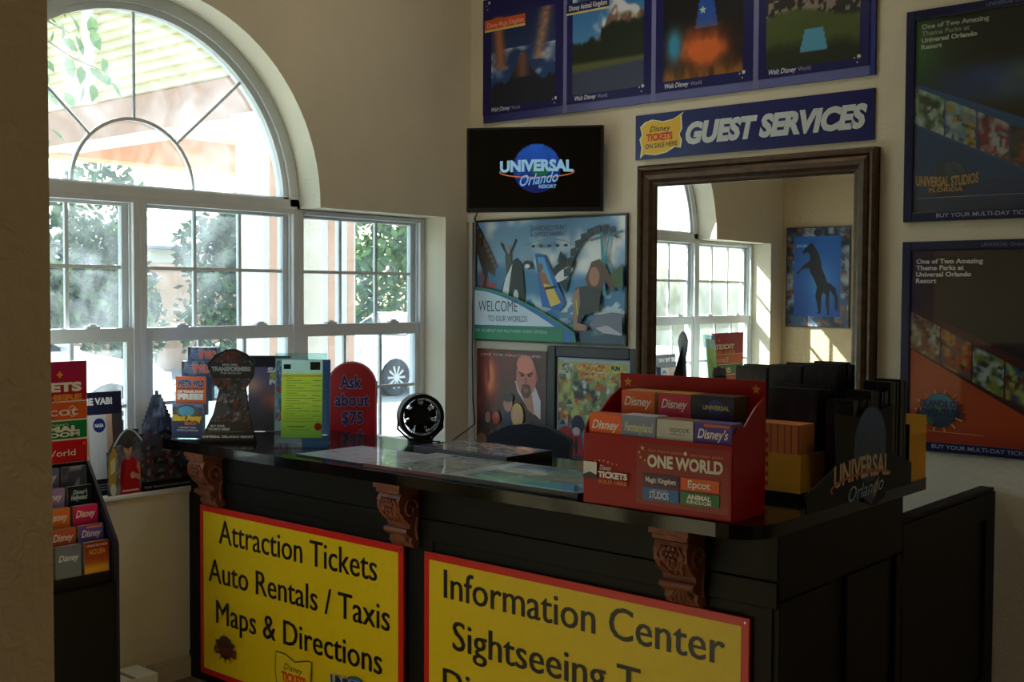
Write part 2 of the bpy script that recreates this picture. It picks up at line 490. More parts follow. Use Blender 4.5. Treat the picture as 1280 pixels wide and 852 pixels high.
for q in range(4):
    a0 = q * PI / 4; p = MB()
    inner = [(.299 * math.cos(a0 + PI / 4 * k / 8), .04 + .295 * math.sin(a0 + PI / 4 * k / 8)) for k in range(9)]
    outer = [(.81 * math.cos(a0 + PI / 4 * k / 8), .04 + .79 * math.sin(a0 + PI / 4 * k / 8)) for k in range(8, -1, -1)]
    p.prism(inner + outer, -.044, -.041, 'x'); p.build('pane', GLASS, fan)
s = MB(); s.box(-.165, -3.72, .83, .012, -.2, .85)
struct(s.build('trim_1', VINYL, bevel=.004), 'white window sill board')

# ------------------------------------------------------------------ outdoors
GROUND = mat('sunlit_concrete', (166, 163, 156), 0.9, noise=0.08, nscale=1)
b = MB(); b.box(-45, -30, -.25, -.4, 45, -.05)
struct(b.build('ground', GROUND), 'pale sunlit drive outside the window')
STUC_W = mat('outdoor_white_stucco', (236, 226, 214), 0.9, noise=0.04)
STUC_P = mat('outdoor_peach_stucco', (226, 172, 140), 0.9, noise=0.06)
STUC_B = mat('brown_fascia', (176, 128, 104), 0.8, noise=0.08)
STUC_O = mat('orange_fascia', (226, 150, 104), 0.8, noise=0.08)
SIDE = mat('cream_siding', (214, 198, 156), 0.8, noise=0.03)
po = thing('porch', 'covered drive-through porch with peach columns and cream siding gable', 'porch', (-4, 1.66, -.05))
for y in (0.0, .66):
    c = MB(); c.box(-.2, y - .2, 0, .2, y + .2, 3.2); c.box(-.26, y - .26, 0, .26, y + .26, .3)
    co = c.build('column', STUC_W, po, bevel=.01)
    k = MB(); k.box(-.23, y - .23, 3.2, .23, y + .23, 3.33); k.build('capital', STUC_W, co)
    for yy in (y - .1, y + .13):
        k = MB(); k.box(.2, yy - .035, .3, .212, yy + .035, 3.2); k.build('inset_band', STUC_P, co)
b = MB(); b.box(-3.9, -.02, 3.72, .3, .2, 3.72 + .01); b.box(-4.1, -.05, 3.36, .25, .2, 3.72); b.build('fascia_beam', STUC_B, po)
b = MB(); b.box(-4.1, -.03, 3.29, .2, .2, 3.36); b.build('trim', STUC_W, po)
b = MB(); b.box(-4.1, -.0, 3.26, -3.7, 4.5, 3.60); b.build('far_beam', STUC_O, po)
b = MB(); b.box(-4.1, .0, 3.6, .2, 4.5, 3.7); b.build('soffit', SIDE, po)
for i in range(24):
    z0 = 3.73 + i * .10
    b = MB(); b.add([(-4.6, -.10, z0), (.75 - .0, -.10, z0), (.75, -.04, z0 + .108), (-4.6, -.04, z0 + .108), (-4.6, .0, z0), (.75, .0, z0), (.75, .0, z0 + .108), (-4.6, .0, z0 + .108)],
                    [(0, 1, 2, 3), (4, 7, 6, 5), (0, 4, 5, 1), (3, 2, 6, 7), (0, 3, 7, 4), (1, 5, 6, 2)])
    b.v = [(x, y * 1.0, z) for x, y, z in b.v]
    b.build('siding_board', SIDE, po)
b = MB(); b.box(-2.95, -.13, 3.72, -2.78, -.0, 6.15); b.build('trim', STUC_W, po)
b = MB(); b.box(-4.6, 0, 3.7, .75, 4.5, 6.15); b.build('upper_wall', SIDE, po)
for yy in (3.9,):
    c = MB(); c.box(-4.1, yy, 0, -3.7, yy + .4, 3.3); c.build('column', STUC_W, po)

def leaf_mat(name, rgb, rgb2):
    m = mat(name, rgb, 0.6, noise=0.0); nt = m.node_tree; p = nt.nodes['Principled BSDF']
    gi = nt.nodes.new('ShaderNodeTexCoord'); n = nt.nodes.new('ShaderNodeTexNoise'); n.inputs['Scale'].default_value = 3
    nt.links.new(gi.outputs['Object'], n.inputs['Vector'])
    r = nt.nodes.new('ShaderNodeValToRGB'); r.color_ramp.elements[0].position = .35; r.color_ramp.elements[1].position = .65
    r.color_ramp.elements[0].color = L3(*rgb) + (1,); r.color_ramp.elements[1].color = L3(*rgb2) + (1,)
    nt.links.new(n.outputs[0], r.inputs[0]); nt.links.new(r.outputs[0], p.inputs['Base Color'])
    return m
LEAF_D = leaf_mat('dark_foliage', (34, 62, 44), (84, 118, 70))
LEAF_L = leaf_mat('bright_foliage', (66, 104, 50), (140, 166, 84))
PALM = leaf_mat('palm_foliage', (70, 110, 50), (130, 160, 70))
BARK = mat('bark', (110, 92, 72), 0.9, noise=0.2, bump=0.4, bscale=20)

def crown(n, rx, ry, rz, size, seed):
    r = np.random.RandomState(seed); mb = MB()
    lumps = [(r.uniform(-.6, .6), r.uniform(-.6, .6), r.uniform(-.5, .6), r.uniform(.3, .55)) for _ in range(14)]
    for i in range(n):
        lx, ly, lz, lr = lumps[r.randint(len(lumps))]
        d = r.normal(size=3); d /= np.linalg.norm(d); q = lr * (0.6 + .4 * r.rand())
        c = np.array([(lx + d[0] * q) * rx, (ly + d[1] * q) * ry, (lz + d[2] * q) * rz])
        a = r.normal(size=3); a /= np.linalg.norm(a); b_ = np.cross(a, r.normal(size=3)); b_ /= np.linalg.norm(b_)
        s_ = size * r.uniform(.6, 1.3)
        mb.add([c - a * s_, c + b_ * s_ * .45, c + a * s_, c - b_ * s_ * .45], [(0, 1, 2, 3)])
    return mb
def tree(name, loc, rx, ry, rz, hc, m, label, n=5000, size=.12, seed=1, cat='tree', trunk=True):
    t = thing(name, label, cat, loc)
    c = crown(n, rx, ry, rz, size, seed).build('crown', m, t, loc=(0, 0, hc)); c['kind'] = 'stuff'
    k = MB(); k.tube([(0, 0, 0), (.05, 0, hc * .5), (0, .05, hc)], [.14, .1, .06], 8); k.build('trunk', BARK, t)
    return t
tree('tree', (-12.6, 4.3, -.05), 1.7, 1.5, 1.95, 1.95, LEAF_D, 'dark bushy tree outside the left end of the window', 7000, .10, 3)
tree('tree', (-14.2, 9.5, -.05), 2.1, 1.8, 2.1, 2.25, LEAF_D, 'dark round tree seen through the middle window between wall and column', 8000, .12, 4)
tree('tree', (-17.0, 17.6, -.05), 3.4, 3.8, 3.2, 3.1, LEAF_L, 'bright leafy tree behind the white car', 9000, .16, 5)
tree('tree', (-24, 25, -.05), 3.2, 3.6, 4.0, 4.6, LEAF_D, 'tall dark tree at the right end of the outdoor view', 6000, .15, 6)
tree('hedge', (-16.2, 4.2, -.05), 1.0, 1.8, .9, .75, LEAF_D, 'low dark hedge along the far side of the drive', 7000, .09, 8, 'hedge')
tree('hedge', (-12.9, 14.0, -.05), .7, 2.0, 1.1, .95, LEAF_D, 'low hedge behind the white car', 6000, .1, 9, 'hedge')

# house beyond
hs = thing('house', 'peach neighbouring building with a pale wall beyond the trees', 'building', (-19, 9.8, -.05))
b = MB(); b.box(-2, -3.5, 0, 0, 3.2, 2.45); b.build('wall', STUC_P, hs)
b = MB(); b.box(-2.1, -3.6, 2.45, .06, 3.3, 2.75); b.build('trim', STUC_W, hs)
b = MB(); b.prism([(-2.2, 2.75), (.4, 2.75), (.4, 2.82), (-.9, 3.5)], -3.8, 3.5, 'y'); b.build('roof', mat('grey_roof', (150, 150, 155), .8), hs)
for z in (1.9, 2.06):
    b = MB(); b.box(0, -.5, z, .05, .05, z + .08); b.build('vent', mat('grey_vent', (120, 125, 135), .5), hs)

# cars
def wheel(cx, z, r, y):
    return None
def car(loc, rz, label, body):
    t = thing('car', label, 'car', loc, rz)     # +x is the front, sides at +-y
    prof = [(-2.2, .35), (-2.25, .75), (-2.15, 1.0), (-1.5, 1.08), (-1.0, 1.40), (.25, 1.42), (1.05, 1.02), (1.95, .86), (2.2, .70), (2.25, .38), (1.9, .28)]
    def arch(cx, r=.37, n=8): return [(cx + r * math.cos(PI * k / n), .28 + r * math.sin(PI * k / n)) for k in range(n + 1)]
    pts = prof + arch(1.35) + arch(-1.35)[0:] + [(-1.95, .28)]
    m_ = MB(); m_.prism(pts, -.86, .86, 'y'); m_.build('body', body, t, bevel=.05, segs=3)
    gl = mat('car_glass', (38, 48, 56), .1, noise=.02)
    for sgn in (-1, 1):
        yy = sgn * .862
        w_ = MB(); w_.prism([(-1.25, 1.06), (-.9, 1.33), (-.32, 1.35), (-.32, 1.06)], yy - .005, yy + .005, 'y'); w_.build('side_window', gl, t)
        w_ = MB(); w_.prism([(-.26, 1.06), (-.26, 1.35), (.2, 1.36), (.78, 1.06)], yy - .005, yy + .005, 'y'); w_.build('side_window', gl, t)
    w_ = MB(); w_.add([(.30, -.72, 1.405), (1.02, -.78, 1.04), (1.02, .78, 1.04), (.30, .72, 1.405)], [(0, 1, 2, 3)]); w_.v = [(x + .012, y, z + .012) for x, y, z in w_.v]; w_.build('windscreen', gl, t)
    tyre = mat('tyre', (30, 30, 34), .8); rim = mat('alloy_rim', (190, 192, 196), .35, metal=.8)
    for cx in (1.35, -1.35):
        for sgn in (-1, 1):
            y0 = sgn * .87
            q = MB(); ring = [(cx + .32 * math.cos(2 * PI * k / 24), .32 + .32 * math.sin(2 * PI * k / 24)) for k in range(24)]
            q.prism(ring, y0 - sgn * .2, y0, 'y'); wo = q.build('wheel', tyre, t, bevel=.01)
            q = MB(); ring = [(cx + .2 * math.cos(2 * PI * k / 20), .32 + .2 * math.sin(2 * PI * k / 20)) for k in range(20)]
            q.prism([(cx + .06 * math.cos(2 * PI * k / 12), .32 + .06 * math.sin(2 * PI * k / 12)) for k in range(12)], y0, y0 + sgn * .014, 'y')
            for s_ in range(10):
                a = 2 * PI * s_ / 10; ca, sa = math.cos(a), math.sin(a)
                q.prism([(cx + .05 * ca - .014 * sa, .32 + .05 * sa + .014 * ca), (cx + .2 * ca - .02 * sa, .32 + .2 * sa + .02 * ca), (cx + .2 * ca + .02 * sa, .32 + .2 * sa - .02 * ca), (cx + .05 * ca + .014 * sa, .32 + .05 * sa - .014 * ca)], y0, y0 + sgn * .01, 'y')
            q.build('rim', rim, wo)
    lgm = mat('lamp_glass', (210, 215, 220), .1)
    for y0_ in (-.8, .5):
        q = MB(); q.box(2.12, y0_, .6, 2.235, y0_ + .3, .74); q.build('headlamp', lgm, t)
    q = MB(); q.box(2.2, -.4, .42, 2.262, .4, .56); q.build('grille', BLACKP, t)
    for y0_ in (.86, -1.02):
        q = MB(); q.box(.7, y0_, 1.0, .86, y0_ + .16, 1.12); q.build('side_mirror', body, t)
    return t
CARW = mat('white_car_paint', (226, 230, 234), .2, noise=.02, coat=.8)
car((-11.0, 10.4, -.05), -PI / 2, 'white car parked nose to the left, front wheel seen through the right window', CARW)
car((-9.4, 1.4, -.05), PI / 2, 'white car parked behind the left end of the window', CARW)

# palms and railing left of the porch (seen in the mirror)
def frond(Lf, droop, seed):
    mb = MB(); r = np.random.RandomState(seed)
    pts = [Vector((Lf * t * math.cos(droop * t * .6), 0, Lf * (.45 * t - droop * t * t))) for t in np.linspace(0, 1, 12)]
    mb.tube(pts, [.018 * (1 - t * .8) for t in np.linspace(0, 1, 12)], 5)
    for i in range(2, 12):
        for sgn in (-1, 1):
            p = pts[i]; l = .42 * math.sin(PI * (i / 13)) + .12
            for q in (0, .5):
                pb = p.lerp(pts[max(0, i - 1)], q)
                tip = pb + Vector((l * .5, sgn * l * .8, -l * .45)); md = pb.lerp(tip, .5) + Vector((.02, 0, .02))
                mb.add([pb, md + Vector((-.03, 0, .01)), tip, md + Vector((.03, 0, 0))], [(0, 1, 2, 3)])
    return mb
def palm(loc, h, label, seed, nf=16):
    t = thing('palm_tree', label, 'palm tree', loc)
    k = MB(); k.tube([(0.03 * math.sin(z * 3), 0, z) for z in np.linspace(0, h, 10)], [.15 - .03 * z / h + .012 * (i % 2) for i, z in enumerate(np.linspace(0, h, 10))], 10); k.build('trunk', BARK, t)
    fm = None
    for i in range(nf):
        a = i * 2.399; e = -.3 + .9 * (i / nf)
        if fm is None:
            o = frond(1.7, .55, seed).build('frond', PALM, t); fm = o.data
        else:
            o = bpy.data.objects.new('frond', fm); COL.objects.link(o); o.parent = t
        o.location = (0, 0, h); o.rotation_euler = (0, e, a)
    return t
palm((-4.2, -5.2, -.05), 2.1, 'short palm nearest the left window, seen in the mirror', 1)
palm((-6.5, -7.6, -.05), 2.7, 'taller palm farther out, seen in the mirror', 2)
palm((-8.4, -3.0, -.05), 2.4, 'palm beside the porch drive, seen in the mirror', 3)
tree('tree', (-12, -9, -.05), 3, 5, 3.2, 2.7, LEAF_L, 'bright tree row behind the palms', 8000, .18, 12)
rl = thing('railing', 'white garden railing in front of the palms', 'railing', (-5.4, -8, -.05))
b = MB(); b.box(-.03, 0, .95, .03, 6, 1.02); b.box(-.03, 0, .1, .03, 6, .16); b.build('rail', STUC_W, rl)
for i in range(40):
    b = MB(); b.box(-.015, i * .15, .16, .015, i * .15 + .03, .95); b.build('baluster', STUC_W, rl)
# branch hanging in front of the fanlight
br = thing('branch', 'leafy green branch hanging outside the top left of the fanlight', 'branch', (-1.2, -2.15, 3.12))
b = MB(); b.tube([(0, -.5, .3), (0, -.2, .12), (0, .15, .0), (.02, .42, -.1)], [.012, .009, .006, .003], 6)
b.tube([(0, -.2, .12), (0, .2, -.1), (0, .45, -.22), (0, .65, -.27)], [.008, .006, .004, .002], 6)
b.tube([(0, -.3, .1), (0, .05, -.3), (0, .3, -.62)], [.008, .005, .002], 6)
b.build('twig', BARK, br)
lm = MB(); lm.add([(0, 0, 0), (.024, .03, .005), (.026, .065, .004), (0, .115, -.01), (-.026, .065, .004), (-.024, .03, .005), (0, .06, -.004)], [(0, 1, 2, 6), (2, 3, 4, 6), (4, 5, 0, 6)])
leafdata = None
LEAFB = leaf_mat('near_leaf', (60, 96, 40), (120, 160, 70))
for (y, z) in [(.22, -.02), (.26, -.06), (.30, -.04), (.34, -.10), (.38, -.05), (.42, -.12), (.47, -.10), (.52, -.07), (.36, .02), (.45, 0), (.25, -.2), (.32, -.24), (.4, -.22), (.48, -.26), (.55, -.25), (.62, -.28), (.66, -.31), (.58, -.33), (.5, -.35), (.3, -.3), (.24, -.34), (.24, -.58), (.28, -.63), (.31, -.6), (.35, .08), (.5, .1), (.44, .12), (.56, .02), (.29, -.38), (.4, -.4), (.3, .1), (.6, -.2)]:
    if leafdata is None:
        o = lm.build('leaf', LEAFB, br); leafdata = o.data
    else:
        o = bpy.data.objects.new('leaf', leafdata); COL.objects.link(o); o.parent = br
    o.location = (rng.uniform(-.05, .05), y, z); o.scale = [rng.uniform(.7, 1.1)] * 3
    o.rotation_euler = (rng.uniform(-1.9, -.6), rng.uniform(-.9, .9), rng.uniform(-.9, .9))

# ------------------------------------------------------------------ back wall: signs and pictures
def panel(name, label, cat, x0, z0, w, h, art, m=PRINT, thick=.006, edge=None, y=0.0, rz=0, group=None, loc=None, rot=None, backmat=None):
    """flat mounted picture: backing + print. local origin = lower-left, wall at +y"""
    t = thing(name, label, cat, loc if loc else (x0, y - thick - .002, z0), rz, group, rot=rot)
    b = MB(); b.box(0, 0, 0, w, thick, h); b.build('backing', backmat or NAVY, t)
    o = art.build('print', m, t)
    return t

# 1 four-poster board
BX, BZ, BW, BH = .105, 2.640, 2.238, .665
t = thing('poster_board', 'blue board across the top of the back wall holding four landscape posters', 'poster board', (BX, -.014, BZ))
b = MB(); b.box(0, 0, 0, BW, .012, BH)
b.build('backing', mat('blue_board', (14, 18, 96), .4, noise=.04), t)
A = Art(); A.raster(0, 0, BW, .042, 20, 1, lambda U, V: mixc((24, 30, 104), (104, 108, 168), U * 3)); A.rect(0, 0, .004, BH, (150, 150, 160)); A.rect(BW - .024, 0, BW, BH, (40, 54, 140))
for xg in (.558, 1.103, 1.659): A.rect(xg, 0, xg + .028, BH, (120, 122, 172))
A.build('edge_band', GLOSSY, t)
def pic1(U, V):
    n = vnoise(U, V, 4, 6, 3)
    b_ = mixc((38, 90, 150), (22, 34, 84), V); b_ = over(b_, (190, 205, 225), (n - .5) * 5 * (V < .62) * (V > .2))
    st = np.exp(-((U - .87 + .25 * (1 - V)) / .09) ** 2) * (V > .45); b_ = over(b_, (190, 140, 110), st * (.4 + .8 * vnoise(U, V, 20, 40, 5)))
    st = np.exp(-((U - .1 - .1 * (1 - V)) / .08) ** 2) * (V > .4) * (V < .98); b_ = over(b_, (180, 110, 80), st)
    sk = .22 + .10 * vnoise(U, V * 0, 12, 1, 9, 2) + .30 * np.exp(-((U - .5) / .16) ** 2)
    b_ = over(b_, (26, 34, 52), (sk - V) * 40)
    b_ = over(b_, (150, 100, 84), np.exp(-((U - .5) / .1) ** 2) * (sk - V > 0) * (V > .3) * .8)
    return b_
def pic2(U, V):
    n = vnoise(U, V, 5, 5, 13)
    b_ = mixc((120, 170, 215), (36, 110, 180), V); b_ = over(b_, (225, 230, 235), (n - .52) * 6)
    m = np.where(U < .62, .42 + .9 * np.clip(U - .28, 0, 1) * 1.25, .84 - .35 * (U - .62)) + .10 * (vnoise(U, V * 0, 9, 1, 14, 3) - .5)
    ins = np.clip((m - V) * 50, 0, 1) * (U > .24)
    rock = mixc((90, 60, 50), (150, 118, 100), vnoise(U, V, 14, 14, 15)); snow = vnoise(U, V, 10, 8, 16) + (V - .62) * 2
    rr = rock * (1 - np.clip((snow - .5) * 6, 0, 1)[..., None]) + np.array([.86, .87, .9]) * np.clip((snow - .5) * 6, 0, 1)[..., None]
    b_ = b_ * (1 - ins[..., None]) + rr * ins[..., None]
    b_ = over(b_, (28, 40, 26), (.44 + .1 * vnoise(U, V * 0, 7, 1, 18) + .12 * (U > .4) - V) * 30)
    b_ = over(b_, (96, 100, 60), (.30 - V) * 30); b_ = over(b_, (64, 74, 100), (.22 + .03 * U - V) * 40)
    return b_
def pic3(U, V):
    b_ = mixc((12, 12, 16), (6, 8, 16), V)
    w = .30 * (1.05 - V); tri = (np.abs(U - .55) < w * .75) & (V > .42)
    b_ = over(b_, (24, 84, 190), tri * 1.0)
    g = np.exp(-(((U - .5) / .32) ** 2 + ((V - .24) / .16) ** 2)); b_ = over(b_, (226, 108, 50), g * 1.4 * (.5 + vnoise(U, V, 9, 9, 22)))
    b_ = over(b_, (150, 96, 40), (.16 - V) * 12 * vnoise(U, V, 16, 5, 23)); b_ = over(b_, (60, 150, 190), np.exp(-(((U - .14) / .09) ** 2 + ((V - .3) / .14) ** 2)) * 1.3)
    return b_
def pic4(U, V):
    b_ = mixc((190, 196, 205), (150, 158, 172), V)
    b_ = over(b_, (120, 124, 132), ((np.abs(U - .5) < .34) & (V > .58)) * (.6 + .4 * vnoise(U, V, 30, 30, 31)))
    b_ = over(b_, (26, 34, 28), (.60 + .14 * (vnoise(U, V * 0, 10, 1, 32) - .5) - V + .2 * (U > .75)) * 30)
    b_ = over(b_, (170, 150, 140), (np.abs(V - .46) < .08) * (vnoise(U, V, 30, 20, 33) > .55) * .8)
    b_ = over(b_, (74, 90, 40), (.42 + .05 * np.sin(U * 5) - V) * 30); b_ = over(b_, (34, 44, 26), ((.20 - V) + .14 * (vnoise(U, V, 5, 5, 35) - .5)) * 12)
    b_ = over(b_, (90, 165, 205), ((V < .28) & (V > .1) & (np.abs(U - .52) < .15 - .3 * (V - .1))) * 1.0)
    return b_
specs = [(.0, .558, (.168, 2.717, .614, 3.30), pic1), (.583, 1.103, (.726, 2.724, 1.167, 3.30), pic2), (1.130, 1.659, (1.28, 2.730, 1.714, 3.30), pic3), (1.686, 2.213, (1.831, 2.717, 2.275, 3.30), pic4)]
for i, (xa, xb, pr, fn) in enumerate(specs):
    A = Art(y0=-.004)
    A.rect(xa + .002, .043, xb, BH, (12, 14, 92)); 
    A.raster(pr[0] - BX, pr[1] - BZ, pr[2] - BX, BH - (.095 if i == 0 else .03), 70, 80, fn)
    x = xa + .055 if i else xa + .065
    A.text('Walt Disney', x, .056, x + .135, .078, (225, 228, 240), bold=.015, shear=.25); A.text('World', x + .145, .056, x + .205, .074, (170, 175, 200), bold=0)
    for dx, dz, r in ((-.045, .085, .009), (-.065, .08, .004), (-.052, .06, .004)):
        A.ell(xb + dx, dz, r, r, (220, 220, 225), n=8)
    if i == 0:
        A.rect(.016, .50, .305, .552, (226, 84, 34)); A.rect(.016, .488, .305, .50, (226, 205, 120)); A.text('Disney Magic Kingdom', .035, .51, .295, .536, (240, 190, 170), bold=.01)
        for dx, dz, r in ((.05, .645, .009), (.03, .63, .004), (.038, .61, .004)): A.ell(dx, dz, r, r, (220, 220, 225), n=8)
    if i == 1:
        A.rect(.583, .50, .853, .552, (12, 24, 84)); A.rect(.583, .494, .853, .504, (226, 210, 140)); A.text('Disney Animal Kingdom', .60, .515, .84, .54, (235, 235, 240), bold=.015); A.rect(.66, .552, .85, .60, (60, 100, 110))
    if i == 2:
        for sx, sz in ((1.36, .5), (1.395, .40)):
            A.poly([(sx + (.022 if k % 2 == 0 else .009) * math.sin(PI * k / 5), sz + (.022 if k % 2 == 0 else .009) * math.cos(PI * k / 5)) for k in range(10)], (190, 220, 190))
    bk = MB(); bk.box(xa + .001, -.004, .042, xb + .001, 0, BH); bk.build('poster', NAVY, t)
    A.build('print', GLOSSY, t)

# 2 guest services sign
t = thing('wall_sign', 'blue sign reading GUEST SERVICES above the mirror', 'sign', (1.117, -.010, 2.367))
b = MB(); b.box(0, 0, 0, 1.225, .010, .2175); b.build('panel', mat('blue_sign', (16, 22, 104), .35, noise=.04), t)
A = Art()
A.raster(0, 0, 1.225, .2175, 40, 10, lambda U, V: over(mixc((14, 18, 100), (16, 20, 96), U), (44, 84, 120), np.exp(-(((U - .2) / .2) ** 2)) * .5 * vnoise(U, V, 8, 3, 41)))
wav = [(0.035, 0.012), (.06, .03), (.12, .022), (.18, .03), (.225, .052), (.255, .045), (.262, .08), (.248, .105), (.262, .13), (.258, .19), (.27, .205), (.215, .178), (.16, .172), (.10, .185), (.06, .175), (.035, .155), (.045, .12), (.032, .10), (.043, .06)]
cx, cz = .15, .105
A.poly([(cx + (x - cx) * 1.07, cz + (z - cz) * 1.07) for x, z in wav], (240, 236, 200)); A.poly(wav, (238, 192, 40))
A.text('Disney', .085, .130, .205, .157, (30, 24, 20), bold=.01, shear=.3); A.text('TICKETS', .065, .088, .215, .120, (214, 46, 26), bold=.05); A.text('ON SALE HERE', .06, .05, .245, .072, (60, 40, 20), bold=.01, slope=.03)
A.text('GUEST SERVICES', .29, .060, 1.195, .150, (208, 214, 220), bold=.058, shear=.22)
A.build('lettering', GLOSSY, t)

# 3 television on its arm
t = thing('television', 'black wall television showing a blue globe logo in the corner', 'television', (.36, -.42, 2.12), math.radians(29))
b = MB(); b.box(0, 0, 0, .70, .035, .427); b.box(.05, .035, .05, .65, .06, .38); b.build('housing', BLACKP, t, bevel=.004)
b = MB(); b.box(.014, -.0012, .022, .686, 0, .415); b.build('screen', BLACKG, t)
A = Art(y0=-.0015)
def globe(A, cx, cz, r, seed=51, c1=(12, 40, 190), c2=(20, 90, 200), land=(40, 120, 60)):
    A.ell(cx, cz, r * 1.05, r * 1.05, tuple(int(v * .5) for v in c1), n=32)
    def fn(U, V):
        b_ = mixc(tuple(int(v * .55) for v in c1), c2, V + .4 * (vnoise(U, V, 4, 4, seed) - .5)); return over(b_, land, (vnoise(U, V, 4, 4, seed + 3) - .6) * 8)
    A.raster(cx - r, cz - r, cx + r, cz + r, 26, 26, fn, mask=lambda x, z: (x - cx) ** 2 + (z - cz) ** 2 < r * r)
globe(A, .365, .218, .118, land=(16, 70, 150))
A.ell(.385, .21, .05, .03, (20, 100, 70))
A.ring(.365, .2, .19, .028, .006, (200, 110, 60), PI * .95, PI * 2.05)
A.text('UNIVERSAL', .176, .200, .551, .252, (150, 200, 232), bold=.05, bow=.006)
A.text('Orlando', .278, .128, .475, .180, (130, 190, 235), bold=.01, shear=.35, slope=.12)
A.text('RESORT', .376, .118, .466, .134, (120, 180, 220), bold=.04)
A.build('screen_picture', SCREEN, t)
b = MB(); b.box(.30, .06, .16, .40, .10, .28); b.build('mount_plate', BLACKP, t)
b = MB(); b.tube([(.35, .08, .22), (.30, .26, .22)], .018); b.tube([(.30, .26, .22), (.40, .318, .22)], .018)
b.build('mount_arm', BLACKP, t)
b = MB(); b.tube([(.06, .04, .03), (.03, .06, -.03), (.035, .22, -.10), (.028, .225, -.16)], .004, 6); b.build('power_cable', BLACKP, t)

# raceway
t = thing('cable_raceway', 'white cable channel running down the room corner', 'cable channel', (.0, -.02, .80))
b = MB(); b.box(.004, .0, 0, .042, .02, 1.33); b.box(.008, -.004, 0, .038, 0, 1.33); b.build('cover', VINYL, t, bevel=.003)
b = MB(); b.box(.002, -.008, 1.30, .046, .02, 1.345); b.build('end_cap', VINYL, t, bevel=.003)

# 4 water park poster
SX, SZ, SWD, SHT = .056, 1.446, 1.020, .664
def sea(U, V):
    n = vnoise(U, V, 6, 5, 61)
    b_ = mixc((196, 214, 232), (112, 158, 205), V); b_ = over(b_, (236, 242, 246), (n - .5) * 5 * (V > .5))
    b_ = over(b_, (70, 130, 180), (.62 + .05 * np.sin(U * 7) - V) * 12)
    b_ = over(b_, (200, 222, 236), ((.36 + .1 * vnoise(U, V * 0, 8, 1, 63)) - V) * 12 * (vnoise(U, V, 9, 9, 64) > .42) * (U > .3))
    b_ = over(b_, (58, 88, 112), (.22 - V) * 8 * (U > .5)); b_ = over(b_, (110, 145, 165), (vnoise(U, V, 12, 24, 65) - .58) * 8 * (V < .22) * (U > .5))
    return b_
A = Art()
A.raster(.012, .012, SWD - .012, SHT - .012, 90, 60, sea)
W = lambda x, z: (x - SX, z - SZ)
# left coaster
A.poly([W(.06, 2.06), W(.09, 2.07), W(.15, 1.98), W(.21, 1.88), W(.20, 1.80), W(.15, 1.83), W(.13, 1.70), W(.16, 1.66), W(.09, 1.66), W(.12, 1.80), W(.06, 1.95)], (70, 52, 44))
A.line([W(.062, 1.72), W(.13, 1.735), W(.21, 1.76)], .02, (190, 60, 60)); A.line([W(.10, 1.83), W(.10, 1.66)], .012, (200, 80, 60)); A.line([W(.15, 1.80), W(.14, 1.66)], .012, (200, 80, 60))
for k in range(7): A.ell(.045 + .018 * k, .58 - .028 * k, .018, .014, (110, 90, 80), n=8)
# trainer with raised arms
A.line([W(.245, 1.98), W(.30, 1.90), W(.355, 2.0)], .012, (60, 60, 66)); A.poly([W(.275, 1.915), W(.325, 1.915), W(.315, 1.80), W(.29, 1.79)], (72, 74, 80)); A.ell(.245, .50, .014, .018, (176, 140, 120), n=10)
# whales
A.poly([W(.25, 1.72), W(.28, 1.80), W(.33, 1.88), W(.36, 1.90), W(.40, 1.86), W(.415, 1.74), W(.42, 1.66), W(.30, 1.66)], (18, 22, 30)); A.poly([W(.255, 1.70), W(.28, 1.79), W(.33, 1.87), W(.315, 1.78), W(.30, 1.69)], (230, 235, 240))
A.ell(.30, .245, .018, .04, (225, 230, 235), n=12); A.ell(.385, .415, .035, .022, (22, 26, 34), rot=-.3, n=14); A.ell(.38, .408, .018, .012, (225, 230, 236), n=10)
A.ell(.62, .385, .095, .045, (18, 22, 30), rot=.5); A.ell(.625, .362, .07, .026, (228, 232, 238), rot=.5); A.poly([W(.64, 1.87), W(.66, 1.93), W(.70, 1.88)], (18, 22, 30)); A.poly([W(.66, 1.77), W(.70, 1.71), W(.72, 1.79)], (18, 22, 30))
# slide
A.poly([W(.49, 1.92), W(.56, 1.91), W(.70, 1.66), W(.66, 1.62), W(.54, 1.64)], (24, 104, 190)); A.poly([W(.505, 1.90), W(.55, 1.90), W(.66, 1.66), W(.60, 1.65)], (90, 170, 225))
A.ell(.475, .40, .016, .022, (150, 100, 76), n=10); A.poly([W(.515, 1.82), W(.56, 1.82), W(.60, 1.75), W(.55, 1.73)], (164, 104, 74)); A.poly([W(.55, 1.76), W(.61, 1.75), W(.67, 1.66), W(.60, 1.64)], (226, 196, 90)); A.line([W(.56, 1.735), W(.64, 1.745)], .014, (40, 40, 44))
# right coaster
A.ring(.93 - SX, 1.72 - SZ, .22, .30, .012, (56, 92, 120), PI * .35, PI * .95)
for k in range(9):
    a = PI * (.42 + .06 * k); x = .93 - SX + .23 * math.cos(a); z = 1.72 - SZ + .31 * math.sin(a); A.poly([(x - .02, z - .02), (x + .022, z - .012), (x + .015, z + .03), (x - .022, z + .02)], (48, 52, 62))
A.line([W(.93, 2.02), W(.95, 1.70)], .018, (50, 140, 160)); A.line([W(.98, 2.02), W(.93, 1.72)], .01, (60, 150, 170)); A.line([W(.95, 1.9), W(1.05, 1.72)], .012, (40, 130, 160)); A.line([W(.86, 1.98), W(1.06, 2.02)], .012, (70, 110, 140))
A.poly([W(.98, 1.80), W(1.065, 1.86), W(1.065, 1.74), W(1.0, 1.74)], (64, 96, 50))
